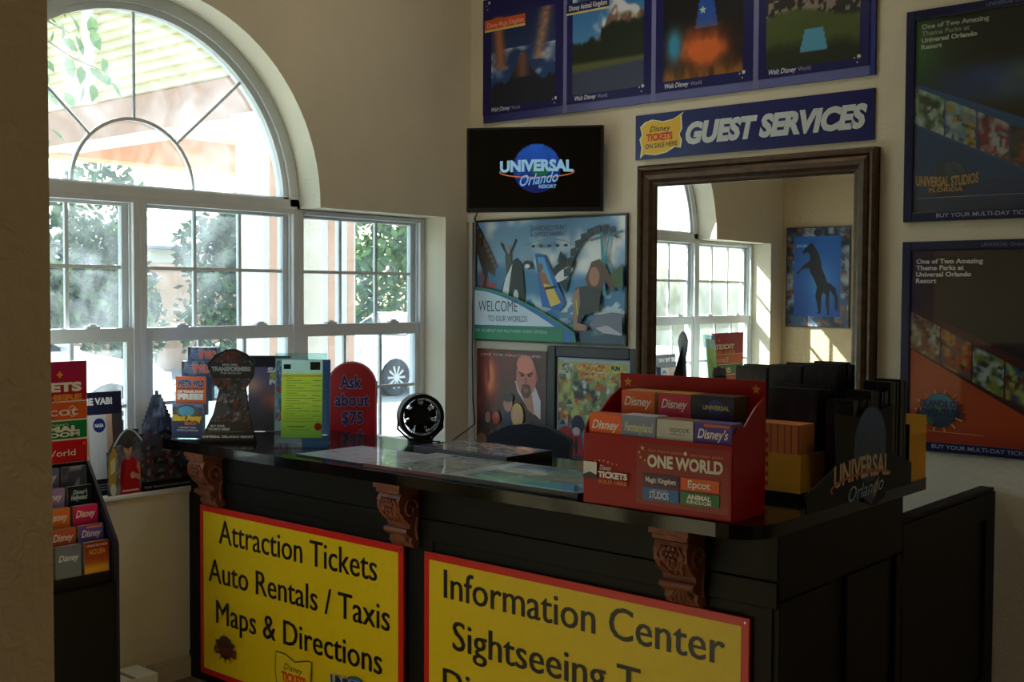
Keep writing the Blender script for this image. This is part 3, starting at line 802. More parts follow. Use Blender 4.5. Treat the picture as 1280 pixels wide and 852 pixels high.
# woman with dolphin
A.poly([W(.83, 1.78), W(.87, 1.87), W(.92, 1.885), W(.97, 1.83), W(1.02, 1.74), W(1.0, 1.72), W(.95, 1.78), W(.93, 1.70), W(.86, 1.72)], (92, 58, 42)); A.ell(.832, .35, .034, .05, (170, 118, 92), n=16)
A.poly([W(.77, 1.74), W(.84, 1.75), W(.93, 1.73), W(.92, 1.62), W(.83, 1.60), W(.80, 1.56), W(.76, 1.55)], (44, 44, 52)); A.poly([W(.75, 1.70), W(.79, 1.745), W(.80, 1.66), W(.78, 1.56), W(.85, 1.545), W(.84, 1.52), W(.76, 1.52)], (166, 120, 96))
A.line([W(.775, 1.68), W(.785, 1.60)], .008, (170, 200, 60))
A.poly([W(.86, 1.55), W(.90, 1.60), W(1.0, 1.615), W(1.065, 1.61), W(1.065, 1.50), W(.98, 1.53), W(.92, 1.50)], (110, 118, 138)); A.poly([W(.90, 1.535), W(.97, 1.55), W(1.06, 1.51), W(1.06, 1.50), W(.95, 1.51)], (190, 190, 205))
# lower banner
def curve(x): return max(.0, .262 - .42 * max(0, x - .02) ** 1.55)
top = [(.012 + .7 * k / 24, .012 + curve(.7 * k / 24) * 1.02) for k in range(25)]
A.poly([(.012, .012)] + [(x, z + .018) for x, z in reversed(top)][::-1] + [(.72, .012)], (60, 150, 90)); A.poly([(.012, .012)] + [(x, z + .008) for x, z in top] + [(.70, .012)], (40, 110, 180))
top2 = [(x * .93, z) for x, z in top]
A.poly([(.012, .09)] + [(x, max(.09, z)) for x, z in top2 if z > .088] + [(.55, .09)], (206, 222, 236))
A.grad(.012, .012, .64, .088, (24, 140, 90), (20, 120, 100))
A.text('WELCOME', .042, .165, .325, .222, (60, 66, 84), bold=0); A.text('TO OUR WORLDS', .112, .112, .395, .142, (80, 88, 104)); A.text('ASK US ABOUT OUR MULTI-PARK TICKET OPTIONS', .02, .052, .53, .068, (170, 220, 200))
A.text('SEAWORLD PARKS', .415, .592, .660, .618, (50, 56, 74)); A.text('& ENTERTAINMENT', .415, .562, .660, .584, (50, 56, 74))
A.ring(.54, .50, .16, .045, .003, (80, 160, 110), .3, PI - .3)
for k in range(5): A.ell(.435 + .055 * k, .512, .014, .008, (60, 70, 96), n=8)
A.text('SEA', .42, .59, .43, .592, (50, 56, 74))
t = panel('poster', 'wide pale-blue water park poster reading WELCOME TO OUR WORLDS below the television', 'poster', SX, SZ, SWD, SHT, A, GLOSSY, .014, backmat=FRAMEBK)

# 5 pirate poster, 6 framed poster
def pir(U, V):
    n = vnoise(U, V, 5, 7, 71)
    b_ = mixc((30, 14, 18), (104, 44, 44), V + .5 * (n - .5)); b_ = over(b_, (226, 90, 54), np.exp(-(((U - .2) / .1) ** 2 + ((V - .72) / .2) ** 2)) * 1.1); b_ = over(b_, (244, 200, 140), np.exp(-(((U - .19) / .045) ** 2 + ((V - .75) / .13) ** 2)))
    b_ = over(b_, (140, 30, 34), (vnoise(U, V, 12, 4, 73) - .55) * 5 * (U < .5) * (V > .3)); b_ = over(b_, (140, 90, 60), (vnoise(U, V, 9, 10, 74) - .6) * 8 * (V < .35)); b_ = over(b_, (80, 50, 60), np.exp(-(((U - .95) / .15) ** 2)) * .6)
    return b_
PW, PH = .500, .565
A = Art(); A.raster(.004, .004, PW - .004, PH - .004, 50, 60, pir)
A.poly([(.28, .40), (.30, .34), (.36, .27), (.46, .20), (.46, .30), (.42, .38)], (206, 196, 200)); A.poly([(.33, .32), (.37, .25), (.42, .22), (.40, .33)], (176, 116, 96))
A.ell(.36, .425, .072, .105, (196, 112, 100), n=24); A.ell(.352, .49, .06, .05, (224, 134, 116), n=20); A.ell(.36, .345, .036, .035, (86, 44, 36), n=16); A.ell(.36, .352, .018, .014, (150, 74, 64), n=12); A.ell(.36, .375, .030, .010, (80, 40, 34), n=12)
A.ell(.333, .43, .014, .006, (70, 30, 30), n=8); A.ell(.385, .43, .014, .006, (70, 30, 30), n=8); A.line([(.312, .447), (.35, .437)], .008, (70, 34, 30)); A.line([(.37, .437), (.408, .447)], .008, (70, 34, 30)); A.poly([(.352, .42), (.368, .42), (.374, .39), (.348, .39)], (170, 92, 80)); A.ell(.437, .42, .010, .022, (160, 86, 76), n=8)
A.poly([(.19, .14), (.20, .27), (.26, .27), (.29, .22), (.30, .12)], (24, 30, 72)); A.ell(.236, .272, .032, .044, (186, 130, 110), n=16); A.ell(.236, .305, .038, .024, (28, 26, 44), n=14)
A.ell(.302, .215, .045, .065, (196, 160, 90), n=16); A.ell(.296, .21, .026, .036, (206, 156, 134), n=14)
A.ell(.09, .19, .022, .032, (140, 96, 80), n=12); A.ell(.15, .19, .030, .034, (176, 40, 36), n=12); A.ell(.155, .205, .016, .02, (170, 110, 90), n=10)
A.ell(.05, .05, .045, .05, (120, 74, 50), n=14)
A.text("LIVE THE PIRATE'S LIFE!", .04, .530, .465, .542, (190, 170, 170), bold=.03)
panel('poster', 'dark red poster of a bald bearded man in a white shirt above small figures', 'poster', .064, .838, PW, PH, A, GLOSSY, .010, backmat=FRAMEBK)
t = thing('picture_frame', 'black-framed crowded yellow-green cartoon print next to the dark red poster', 'picture', (.578, -.03, .808))
fw, fh, fb = .586, .628, .058
b = MB(); b.box(0, 0, 0, fb, .03, fh); b.box(fw - fb, 0, 0, fw, .03, fh); b.box(fb, 0, fh - fb, fw - fb, .03, fh); b.box(fb, 0, 0, fw - fb, .03, fb); b.build('frame', FRAMEBK, t, bevel=.006)
A = Art(y0=.016)
A.rect(fb, fb, fw - fb, fh - fb, (196, 204, 214))
A.raster(fb + .01, fb + .008, fw - fb - .016, fh - fb - .02, 60, 70, lambda U, V: over(over(collage(81, [(120, 134, 90), (196, 196, 110), (60, 70, 66), (196, 90, 50), (206, 214, 220)], 9, 10)(U, V), (206, 204, 120), (V - .75) * 3), (96, 120, 160), (.42 - V) * 4 * (U < .5)))
A.raster(.19, .505, .395, .540, 24, 5, collage(84, [(206, 110, 50), (216, 180, 90), (150, 60, 50), (230, 200, 120)], 12, 3)); A.raster(.20, .468, .375, .497, 22, 5, collage(86, [(206, 120, 60), (216, 190, 100), (150, 70, 50), (230, 210, 130)], 12, 3)); A.ell(.435, .525, .038, .026, (206, 206, 110), n=14); A.text('FUN', .408, .515, .462, .536, (40, 44, 40), bold=.06); A.raster(.09, .49, .165, .54, 8, 6, collage(88, [(150, 160, 130), (196, 206, 180), (50, 60, 50), (206, 214, 196)], 5, 3))
A.ell(.12, .125, .06, .09, (150, 30, 34), n=16); A.poly([(.13, .06), (.15, .16), (.22, .17), (.24, .06)], (156, 28, 34)); A.ell(.20, .225, .042, .05, (40, 44, 66), n=16); A.ell(.19, .19, .026, .022, (200, 170, 180), n=12); A.poly([(.175, .12), (.19, .17), (.205, .12), (.19, .06)], (40, 30, 30))
A.line([(.135, .16), (.14, .28)], .006, (180, 40, 50)); A.poly([(.08, .22), (.10, .25), (.12, .22)], (30, 60, 110))
A.build('print', PRINT, t)

# 7 mirror
t = thing('wall_mirror', 'large mirror in a heavy bronze moulded frame on the back wall', 'mirror', (1.155, -.055, 1.02))
mw, mh = 1.213, 1.313; fb = .105
prof = [(0, .045), (0, .008), (.012, 0), (.024, .004), (.030, .014), (.036, .008), (.05, .0), (.070, .004), (.085, .018), (.095, .022), (.105, .03), (.105, .045)]
b = MB(); n = len(prof); rings = []
for (cx_, cz_, sx_, sz_) in ((0, 0, 1, 1), (mw, 0, -1, 1), (mw, mh, -1, -1), (0, mh, 1, -1)):
    rings.append([(cx_ + sx_ * p_[0], p_[1], cz_ + sz_ * p_[0]) for p_ in prof])
vs = [v for r_ in rings for v in r_]
b.add(vs, [(i * n + k, ((i + 1) % 4) * n + k, ((i + 1) % 4) * n + (k + 1) % n, i * n + (k + 1) % n) for i in range(4) for k in range(n)])
b.build('frame', FRAMEBR, t)
b = MB(); b.box(-.002, .046, -.002, mw + .002, .05, mh + .002); b.build('backing', FRAMEBK, t)
b = MB(); b.add([(0, 0, fb - .006), (mw - 2 * fb + .012, 0, fb - .006), (mw - 2 * fb + .012, 0, mh - fb + .006), (0, 0, mh - fb + .006)], [(0, 1, 2, 3)])
mo = b.build('mirror_glass', MIRROR, t, loc=(fb - .006, .036, 0)); MIRROR_YAW = 0.72; mo.rotation_euler = (0, 0, math.radians(MIRROR_YAW))
if MIRROR_YAW: mo.location.y = .036 if MIRROR_YAW < 0 else .030

# 8 two navy theme park posters
def framed(z0, z1, art_fn, label):
    w, h = .72, z1 - z0; fb = .038
    t = thing('framed_poster', label, 'poster', (2.478, -.022, z0))
    b = MB(); b.box(0, 0, 0, fb, .022, h); b.box(w - fb, 0, 0, w, .022, h); b.box(fb, 0, h - fb, w - fb, .022, h); b.box(fb, 0, 0, w - fb, .022, fb); b.build('frame', NAVY, t, bevel=.003)
    A = Art(y0=.012); art_fn(A, w, h, fb); A.build('print', GLAZED, t)
    A = Art(y0=-.0002); A.text('UNIVERSAL Orlando', w * .45, h - .026, w * .70, h - .012, (130, 140, 180), shear=.2); A.build('header_lettering', GLOSSY, t)
    A = Art(y0=-.0002); A.text('BUY YOUR MULTI-DAY TICKETS HERE', .14, .014, .62, .030, (170, 176, 200), bold=.01); A.build('footer_lettering', GLOSSY, t)
    b = MB(); b.box(fb, .006, fb, w - fb, .007, h - fb); b.build('glazing', glass_mat('poster_glazing', (245, 248, 248)), t)
    return t
def strip(A, w, h, fb, za, zb, dz, seed, cols):
    """slanted band of small pictures"""
    x0, x1 = fb, w - fb; n = 5
    for k in range(n):
        xa = x0 + (x1 - x0) * k / n; xb = x0 + (x1 - x0) * (k + 1) / n - .006
        sl = (zb - za) / (x1 - x0)
        fn = collage(seed + k * 3, cols[k % len(cols)], 4, 4)
        nx = nz = 12; U, V = np.meshgrid(np.linspace(0, 1, nx + 1), np.linspace(0, 1, nz + 1)); C = lin(np.clip(fn(U, V), 0, 1) * 255); y = A.Y()
        vs = []
        for j in range(nz + 1):
            for i in range(nx + 1):
                x = xa + (xb - xa) * U[j, i]; vs.append((x, y, za + sl * (x - x0) + dz * V[j, i]))
        fs = [(j * (nx + 1) + i, j * (nx + 1) + i + 1, (j + 1) * (nx + 1) + i + 1, (j + 1) * (nx + 1) + i) for j in range(nz) for i in range(nx)]
        cs = [np.array([C[j, i], C[j, i + 1], C[j + 1, i + 1], C[j + 1, i]]) for j in range(nz) for i in range(nx)]
        A.add(vs, fs, cs)
def art_up(A, w, h, fb):
    A.raster(fb, fb, w - fb, h - fb, 60, 70, lambda U, V: over(over(over(mixc((8, 14, 10), (12, 22, 16), V), (60, 130, 60), np.exp(-((U / .22) ** 2 + ((V - .85) / .25) ** 2)) * .9), (36, 70, 150), np.exp(-(((U - .45) / .35) ** 4 + ((V - .64) / .10) ** 4)) * (vnoise(U, V, 5, 5, 91) + .4)), (140, 150, 90), np.exp(-(((U - .66) / .16) ** 2 + ((V - .63) / .09) ** 2)) * (vnoise(U, V, 8, 8, 93) + .25)))
    A.poly([(fb, fb), (w - fb, fb), (w - fb, .10), (fb, .40)], (26, 74, 128)); A.raster(fb, fb, w - fb, .16, 30, 8, lambda U, V: mixc((18, 38, 84), (26, 62, 116), V))
    A.poly([(fb, .395), (w - fb, .085), (w - fb, .30), (fb, .57)], (40, 90, 150))
    strip(A, w, h, fb, .405, .095, .15, 101, [[(60, 80, 50), (150, 180, 160), (200, 205, 210), (40, 60, 30)], [(190, 205, 215), (120, 150, 170), (196, 160, 60), (50, 50, 60)], [(120, 40, 50), (196, 196, 200), (160, 40, 50), (60, 60, 70)], [(110, 60, 40), (60, 80, 90), (196, 90, 60), (40, 40, 60)]])
    globe(A, .185, .165, .075, 111, (24, 44, 70), (70, 96, 120), (40, 60, 70))
    A.text('UNIVERSAL STUDIOS', .050, .150, .305, .188, (206, 160, 96), bold=.04, bow=-.01); A.text('FLORIDA', .105, .118, .245, .134, (196, 140, 90), bold=.03)
    for i, s_ in enumerate(('One of Two Amazing', 'Theme Parks at', 'Universal Orlando', 'Resort')): A.text(s_, .063, h - .078 - i * .0275, .063 + (.27, .195, .225, .085)[i], h - .060 - i * .0275, (186, 196, 176), bold=.03)
    A.line([(.055, .095), (.52, .095)], .0025, (120, 140, 170))
def art_lo(A, w, h, fb):
    A.raster(fb, fb, w - fb, h - fb, 50, 60, lambda U, V: over(over(mixc((14, 8, 10), (44, 16, 20), V), (126, 30, 84), np.exp(-(((U - .92) / .18) ** 2 + ((V - .85) / .07) ** 2))), (96, 24, 22), np.exp(-((U / .3) ** 2)) * .7))
    A.poly([(fb, fb), (w - fb, fb), (w - fb, .07), (fb, .42)], (222, 88, 34)); A.raster(fb, fb, w - fb, .12, 20, 6, lambda U, V: mixc((206, 64, 28), (222, 86, 34), V))
    A.poly([(fb, .42), (w - fb, .07), (w - fb, .30), (fb, .60)], (90, 24, 24))
    strip(A, w, h, fb, .425, .10, .15, 131, [[(206, 190, 170), (150, 90, 50), (90, 40, 40), (230, 220, 200)], [(190, 80, 40), (120, 90, 110), (226, 150, 60), (60, 40, 50)], [(40, 70, 90), (150, 160, 60), (210, 210, 215), (40, 40, 44)], [(120, 60, 40), (206, 196, 90), (60, 110, 150), (60, 40, 40)]])
    for k in range(14):
        a = 2 * PI * k / 14; A.line([(.168 + .05 * math.cos(a), .17 + .045 * math.sin(a)), (.168 + .105 * math.cos(a), .17 + .088 * math.sin(a))], .006, (240, 160, 50))
    globe(A, .168, .17, .068, 141, (24, 60, 110), (40, 120, 150), (60, 120, 60))
    A.text('ISLANDS OF', .088, .185, .25, .21, (30, 34, 74), bold=.05); A.text('ADVENTURE', .068, .145, .262, .175, (30, 34, 74), bold=.06)
    for i, s_ in enumerate(('One of Two Amazing', 'Theme Parks at', 'Universal Orlando', 'Resort')): A.text(s_, .061, h - .092 - i * .0265, .061 + (.27, .195, .225, .085)[i], h - .074 - i * .0265, (214, 206, 206), bold=.03)
    A.line([(.06, .085), (.35, .080)], .002, (240, 160, 110))
framed(2.012, 2.878, art_up, 'upper navy-framed poster with a blue lower half on the right of the mirror')
framed(1.066, 1.930, art_lo, 'lower navy-framed poster with an orange lower corner right of the mirror')

# 9 posters on the near wall, seen in the mirror
def horse_poster(x0, w, label, horse):
    h = .80
    t = thing('poster', label, 'poster', (x0 + w, -3.925 + .014, 1.455), PI)
    b = MB(); b.box(0, 0, 0, w, .012, h); b.build('backing', FRAMEBK, t)
    A = Art()
    A.raster(.008, .008, w - .008, h - .008, 26, 40, collage(151, [(20, 30, 46), (60, 84, 110), (150, 160, 170), (150, 90, 50)], 8, 12))
    A.raster(.075, .085, w - .07, h - .075, 20, 30, lambda U, V: over(mixc((20, 70, 150), (30, 96, 180), V), (90, 160, 220), np.exp(-(((U - .4) / .3) ** 2 + ((V - .4) / .3) ** 2)) * .6))
    if horse:
        q = [(.21, .66), (.185, .645), (.15, .60), (.155, .585), (.19, .60), (.215, .585), (.22, .54), (.20, .52), (.15, .49), (.12, .45), (.095, .44), (.11, .42), (.125, .44), (.15, .465), (.19, .47), (.215, .47), (.22, .44), (.26, .38), (.285, .32), (.27, .25), (.285, .19), (.30, .13), (.285, .11), (.32, .11), (.325, .18), (.325, .25), (.345, .28), (.365, .25), (.36, .19), (.38, .12), (.365, .10), (.40, .10), (.395, .2), (.40, .30), (.44, .24), (.445, .15), (.47, .12), (.475, .22), (.45, .31), (.41, .345), (.375, .36), (.35, .42), (.325, .47), (.315, .53), (.29, .60), (.25, .655), (.235, .675), (.225, .675)]
        A.poly([(w - (w - .02) * p_[0] / .56 * 1.02, p_[1]) for p_ in q], (14, 14, 24))
        A.text('PIRATES', .36, .64, .45, .66, (160, 190, 220), bold=.03)
    A.ell(w * .5, h - .045, .035, .03, (30, 40, 60))
    A.build('print', PRINT, t)
    return t
horse_poster(.04, .54, 'blue poster of a rearing black horse on the near wall, seen in the mirror', True)
horse_poster(.62, .5, 'blue poster right of the rearing horse one, cut by the mirror edge', False)

# ------------------------------------------------------------------ the desk
# counter base
t = thing('counter', 'black panelled L-shaped reception counter with carved wooden brackets', 'counter', (0, 0, 0))
CF, CR = -1.82, 2.865      # front plane, right plane
b = MB(); b.box(.0, CF, 0, CR, CF + .05, 1.03); b.box(CR - .05, CF + .05, 0, CR, -.95, 1.03); b.box(0, CF + .05, 0, .03, -1.29, 1.03); b.box(CR - .5, -.99, 0, CR - .05, -.95, 1.03)
b.build('carcass', BLACKW, t)
b = MB(); b.box(0.02, CF - .012, .90, CR + .012, CF, 1.03); b.build('top_rail', BLACKW, t, bevel=.002)
b = MB(); b.box(0.02, CF - .010, .82, CR + .010, CF, .895); b.build('apron', BLACKW, t, bevel=.002)
b = MB(); b.box(0.0, CF - .010, 0, CR + .02, CF, .12); b.box(CR, CF, 0, CR + .02, -.95, .12); b.build('plinth', BLACKW, t, bevel=.003)
for x in (0.0, 1.425, 2.83 - .06):
    b = MB(); b.box(x, CF - .006, .12, x + .09, CF, .82); b.build('stile', BLACKW, t, bevel=.002)
b = MB(); b.box(CR, CF, .84, CR + .012, -.95, 1.03); b.build('top_rail', BLACKW, t, bevel=.002)
for ya, yb in ((CF, CF + .33), (CF + .44, CF + .75)):
    b = MB(); b.box(CR, ya, .12, CR + .014, yb, .835); b.build('side_panel', BLACKW, t, bevel=.002)
b = MB(); b.box(CR, -1.0, .12, CR + .014, -.955, .835); b.build('stile', BLACKW, t, bevel=.002)
# inner lower worktop of the counter
b = MB(); b.box(.03, CF + .05, .72, CR - .05, -1.30, .75); b.build('inner_shelf', BLACKW, t)
# brackets
def bracket(x):
    w = .138
    ob = MB()
    pr = [(0, .955), (0, .79), (-.018, .785), (-.035, .79), (-.05, .81), (-.045, .828), (-.062, .835), (-.068, .85), (-.055, .862), (-.06, .88), (-.085, .90), (-.108, .93), (-.112, .965), (-.10, .99), (0, .99)]
    ob.prism([(CF + a, z) for a, z in pr], x + .012, x + w - .012, 'x', smooth=False)
    bo = ob.build('bracket', CORBEL, t, bevel=.004)
    c = MB(); c.box(x, CF - .122, 1.008, x + w, CF, 1.03); c.box(x + .008, CF - .114, .992, x + w - .008, CF, 1.008); c.build('bracket_cap', CORBEL, bo, bevel=.003)
    g = MB(); xm = x + w / 2
    for r_, (zz, cnt) in enumerate(((.968, 3), (.952, 4), (.936, 3), (.920, 2), (.905, 2), (.892, 1))):
        yy = CF - .112 + (.0 if zz > .93 else (.93 - zz) * 1.1)
        for k in range(cnt): g.ball((xm + (k - (cnt - 1) / 2) * .015, yy, zz), .0085, nu=8, nv=5)
    for sgn in (-1, 1):
        g.tube([(xm + sgn * .03, CF - .112, .975), (xm + sgn * .045, CF - .110, .95), (xm + sgn * .035, CF - .098, .915), (xm + sgn * .02, CF - .07, .885)], [.004, .008, .007, .003], 6)
    for k in range(5):
        a = (k - 2) * .4; g.tube([(xm + math.sin(a) * .01, CF - .045, .845), (xm + math.sin(a) * .045, CF - .052, .825 - .012 * math.cos(a)), (xm + math.sin(a) * .05, CF - .035, .80 - .008 * math.cos(a))], [.006, .010, .004], 6)
    g.tube([(x + .01, CF - .066, .852), (x + w - .01, CF - .066, .852)], .012, 8)
    g.build('carving', CORBEL, bo)
    for xs in (x + .010, x + w - .010):
        s_ = MB(); s_.tube([(xs, CF - .055 + (.036 - .0018 * k) * math.cos(k * .5), .935 + (.042 - .0021 * k) * math.sin(k * .5)) for k in range(18)], .006, 6)
        s_.tube([(xs, CF - .02, .90), (xs, CF - .03, .86), (xs, CF - .02, .82)], .006, 6)
        s_.build('scroll', CORBEL, bo)
for x in (.135, 1.325, 2.515): bracket(x)

# countertop: L-shaped polished slab with rounded front corner
SF, SR, SB = -1.965, 2.885, -1.26
def rounded(pts, radii, n=6):
    out = []; m = len(pts)
    for i in range(m):
        p = Vector(pts[i]); r = radii[i]
        if r == 0: out.append(tuple(p)); continue
        a = (Vector(pts[i - 1]) - p).normalized(); c = (Vector(pts[(i + 1) % m]) - p).normalized()
        pa, pc = p + a * r, p + c * r
        for k in range(n + 1):
            s_ = k / n; out.append(tuple(pa * (1 - s_) ** 2 + p * 2 * s_ * (1 - s_) + pc * s_ ** 2))
    return out
pl = rounded([(0.0, SF), (SR, SF), (SR, -.74), (2.30, -.74), (2.30, SB), (0.0, SB)], [0.02, .13, .04, .02, .02, 0])
b = MB(); b.prism(pl, 1.031, 1.071, 'z')
tag(b.build('countertop', BLACKG, bevel=.012, segs=3), 'glossy black L-shaped countertop with a rounded front corner', 'countertop')

# half-height gate
t = thing('gate', 'low black swing gate between the counter and the back wall', 'gate', (2.865, -.945, 0))
b = MB(); b.box(-.04, 0, .08, 0, .925, .93); b.build('leaf', BLACKW, t)
b = MB(); b.box(-.05, 0, .93, .006, .925, .945); b.build('cap', BLACKW, t, bevel=.003)
b = MB(); b.box(0, 0, .08, .012, .10, .93); b.box(0, .825, .08, .012, .925, .93); b.box(0, .10, .83, .012, .825, .93); b.box(0, .10, .08, .012, .825, .2); b.build('moulding', BLACKW, t, bevel=.002)
for z in (.72, .25):
    b = MB(); b.tube([(.006, -.004, z), (.006, -.004, z + .075)], .006, 8); b.build('hinge', mat('brass_hinge', (110, 92, 60), .4, metal=.8), t)

# yellow signs on the counter front
YEL = (236, 206, 22); REDB = (214, 30, 22)
def ysign(x0, x1, label, lines, logos=None):
    z1, h = .783, .74
    t = thing('counter_sign', label, 'sign', (x0, CF - .022, z1 - h))
    w = x1 - x0
    b = MB(); b.box(0, 0, 0, w, .009, h); b.build('panel', mat('red_sign_edge', REDB, .4, noise=.04), t, bevel=.001)
    A = Art(.0003); A.rect(.002, .002, w - .002, h - .002, REDB); A.rect(.026, .026, w - .026, h - .026, YEL)
    for s_, xa, xb, za, zb in lines:
        for dx_ in (-.0022, 0, .0022): A.text(s_, xa + dx_, za, xb + dx_, zb, (20, 16, 22), bold=0.0)
    if logos: logos(A, w)
    A.build('lettering', GLOSSY, t)
    for x in (.012, w - .012):
        b = MB(); b.tube([(x, 0, h - .013), (x, -.004, h - .013)], .0035, 8); b.build('screw', CHROME, t)
K = .9863; sx_ = lambda X: 4.4125 + (X - 4.4125) * K + 0.0
sx_ = lambda X, k=(4.7566 - 1.842) / (4.7566 - 1.87): 4.4125 + (X - 4.4125) * k
sz_ = lambda Z, k=(4.7566 - 1.842) / (4.7566 - 1.87): 1.7 + (Z - 1.7) * k
s1x0, s1x1 = sx_(.148), sx_(1.41); s2x0, s2x1 = sx_(1.517), sx_(2.812)
Z0 = .783 - .74
def logos1(A, w):
    ox = s1x0
    def g(X, Z): return sx_(X) - ox, sz_(Z) - Z0
    x, z = g(.335, .195)
    for k in range(12):
        a = 2 * PI * k / 12; A.poly([(x + .05 * math.cos(a - .15), z + .035 * math.sin(a - .15)), (x + .088 * math.cos(a), z + .062 * math.sin(a)), (x + .05 * math.cos(a + .15), z + .035 * math.sin(a + .15))], (120, 84, 24))
    globe(A, x, z + .01, .048, 161, (60, 40, 60), (70, 70, 90), (90, 60, 30)); A.text('ISLANDS OF', x - .065, z + .012, x + .065, z + .034, (70, 30, 30), bold=.06); A.text('ADVENTURE', x - .08, z - .022, x + .08, z + .008, (110, 40, 26), bold=.07)
    xa, za = g(.683, .262); xb, zb = g(.905, .10)
    pts = [(xa, za), (xa + .06, za + .0), (xa + .12, za - .02), (xb - .02, za + .002), (xb, za), (xb - .006, (za + zb) / 2), (xb, zb), (xa + .12, zb - .01), (xa + .01, zb), (xa - .006, (za + zb) / 2)]
    A.poly(pts, (232, 206, 40)); A.line(pts + [pts[0]], .004, (40, 30, 20)); A.text('Disney', xa + .05, za - .062, xa + .17, za - .036, (40, 26, 20), shear=.3); A.text('TICKETS', xa + .035, za - .11, xa + .19, za - .074, (226, 86, 20), bold=.06); A.text('ON SALE HERE', xa + .03, za - .145, xa + .20, za - .125, (40, 30, 20))
    x, z = g(1.16, .185)
    globe(A, x, z, .075, 171, (20, 70, 170), (40, 120, 200), (50, 150, 70)); A.text('UNIVERSAL', x - .14, z + .02, x + .13, z + .058, (40, 40, 90), bold=.05, outline=(.05, (220, 224, 240))); A.text('Orlando', x - .08, z - .05, x + .10, z - .005, (220, 226, 240), shear=.3, bold=.02)
def tl(s_, xa, xb, za, zb, x0): return (s_, sx_(xa) - x0, sx_(xb) - x0, sz_(za) - Z0, sz_(zb) - Z0)
ysign(s1x0, s1x1, 'yellow red-bordered sign reading Attraction Tickets, left on the counter front',
      [tl('Attraction Tickets', .288, 1.271, .642, .742, s1x0), tl('Auto Rentals / Taxis', .213, 1.341, .469, .567, s1x0), tl('Maps & Directions', .268, 1.30, .299, .396, s1x0)], logos1)
ysign(s2x0, s2x1, 'yellow red-bordered sign reading Information Center, right on the counter front',
      [tl('Information Center', 1.616, 2.733, .643, .742, s2x0), tl('Sightseeing Tours', 1.66, 2.715, .469, .569, s2x0), tl('Dinner Shows', 1.615, 2.45, .296, .395, s2x0)])

# ------------------------------------------------------------------ things on the countertop
TOP = 1.0712
def mat_pad(label, x0, y0, x1, y1, th, fn, edge, rz=0.0, border=None):
    w, d = x1 - x0, y1 - y0
    t = thing('map_board', label, 'map board', (x0, y0, TOP), rz)
    b = MB(); b.box(0, 0, 0, w, d, th); b.build('board', edge, t, bevel=.001)
    A = MB(); nx, nz = 40, 30
    U, V = np.meshgrid(np.linspace(0, 1, nx + 1), np.linspace(0, 1, nz + 1)); C = lin(np.clip(fn(U, V), 0, 1) * 255)
    vs = [(.003 + (w - .006) * U[j, i], .003 + (d - .006) * V[j, i], th + .0006) for j in range(nz + 1) for i in range(nx + 1)]
    A.add(vs, [(j * (nx + 1) + i, j * (nx + 1) + i + 1, (j + 1) * (nx + 1) + i + 1, (j + 1) * (nx + 1) + i) for j in range(nz) for i in range(nx)], [np.array([C[j, i], C[j, i + 1], C[j + 1, i + 1], C[j + 1, i]]) for j in range(nz) for i in range(nx)])
    A.build('map', GLAZED, t)
mat_pad('pale pinkish laminated sheet, leftmost of the flat boards on the counter', .84, -1.90, 1.22, -1.56, .006, lambda U, V: over(mixc((170, 170, 186), (196, 190, 200), V), (120, 120, 150), (vnoise(U, V, 6, 12, 181) - .6) * 4), BLACKP)
def road(seed, a, b_, c_, d_): return lambda U, V: over(over(over(mixc(a, b_, vnoise(U, V, 5, 5, seed)), c_, (vnoise(U, V, 7, 7, seed + 2) - .58) * 8), d_, (np.abs(vnoise(U, V, 5, 5, seed + 4) - .5) < .02) * .9), (196, 196, 190), (np.abs(vnoise(U, V, 6, 6, seed + 6) - .48) < .012) * 1.0)
mat_pad('red-edged laminated map in the middle of the counter front', 1.255, -1.925, 1.655, -1.52, .014, lambda U, V: over(over(road(191, (130, 132, 128), (160, 158, 152), (90, 120, 90), (80, 90, 110))(U, V), (190, 182, 186), ((U < .3) & (V > .2)) * .8), (140, 60, 60), ((U > .97) | (V > .97) | (U < .02)) * 1.0), mat('red_edge', (120, 52, 50), .4))
mat_pad('large green and blue laminated map beside the red display box', 1.665, -1.935, 2.25, -1.55, .018, lambda U, V: over(over(over(road(201, (110, 124, 96), (150, 156, 120), (70, 110, 130), (180, 176, 150))(U, V), (40, 90, 140), ((V > .72) & (U < .42) & (V < .95)) * .9), (40, 90, 140), ((U > .55) & (V < .25) & (V > .06)) * .9), (190, 196, 200), ((U < .12) | (V < .05)) * .7), FRAMEBK)
mat_pad('thick dark-edged map board at the back of the counter by the fan', 1.13, -1.545, 1.62, -1.275, .030, lambda U, V: over(road(211, (84, 90, 110), (110, 110, 120), (190, 180, 90), (190, 170, 100))(U, V), (66, 62, 110), ((V < .15) | (U < .06) | (U > .93)) * .8), FRAMEBK)

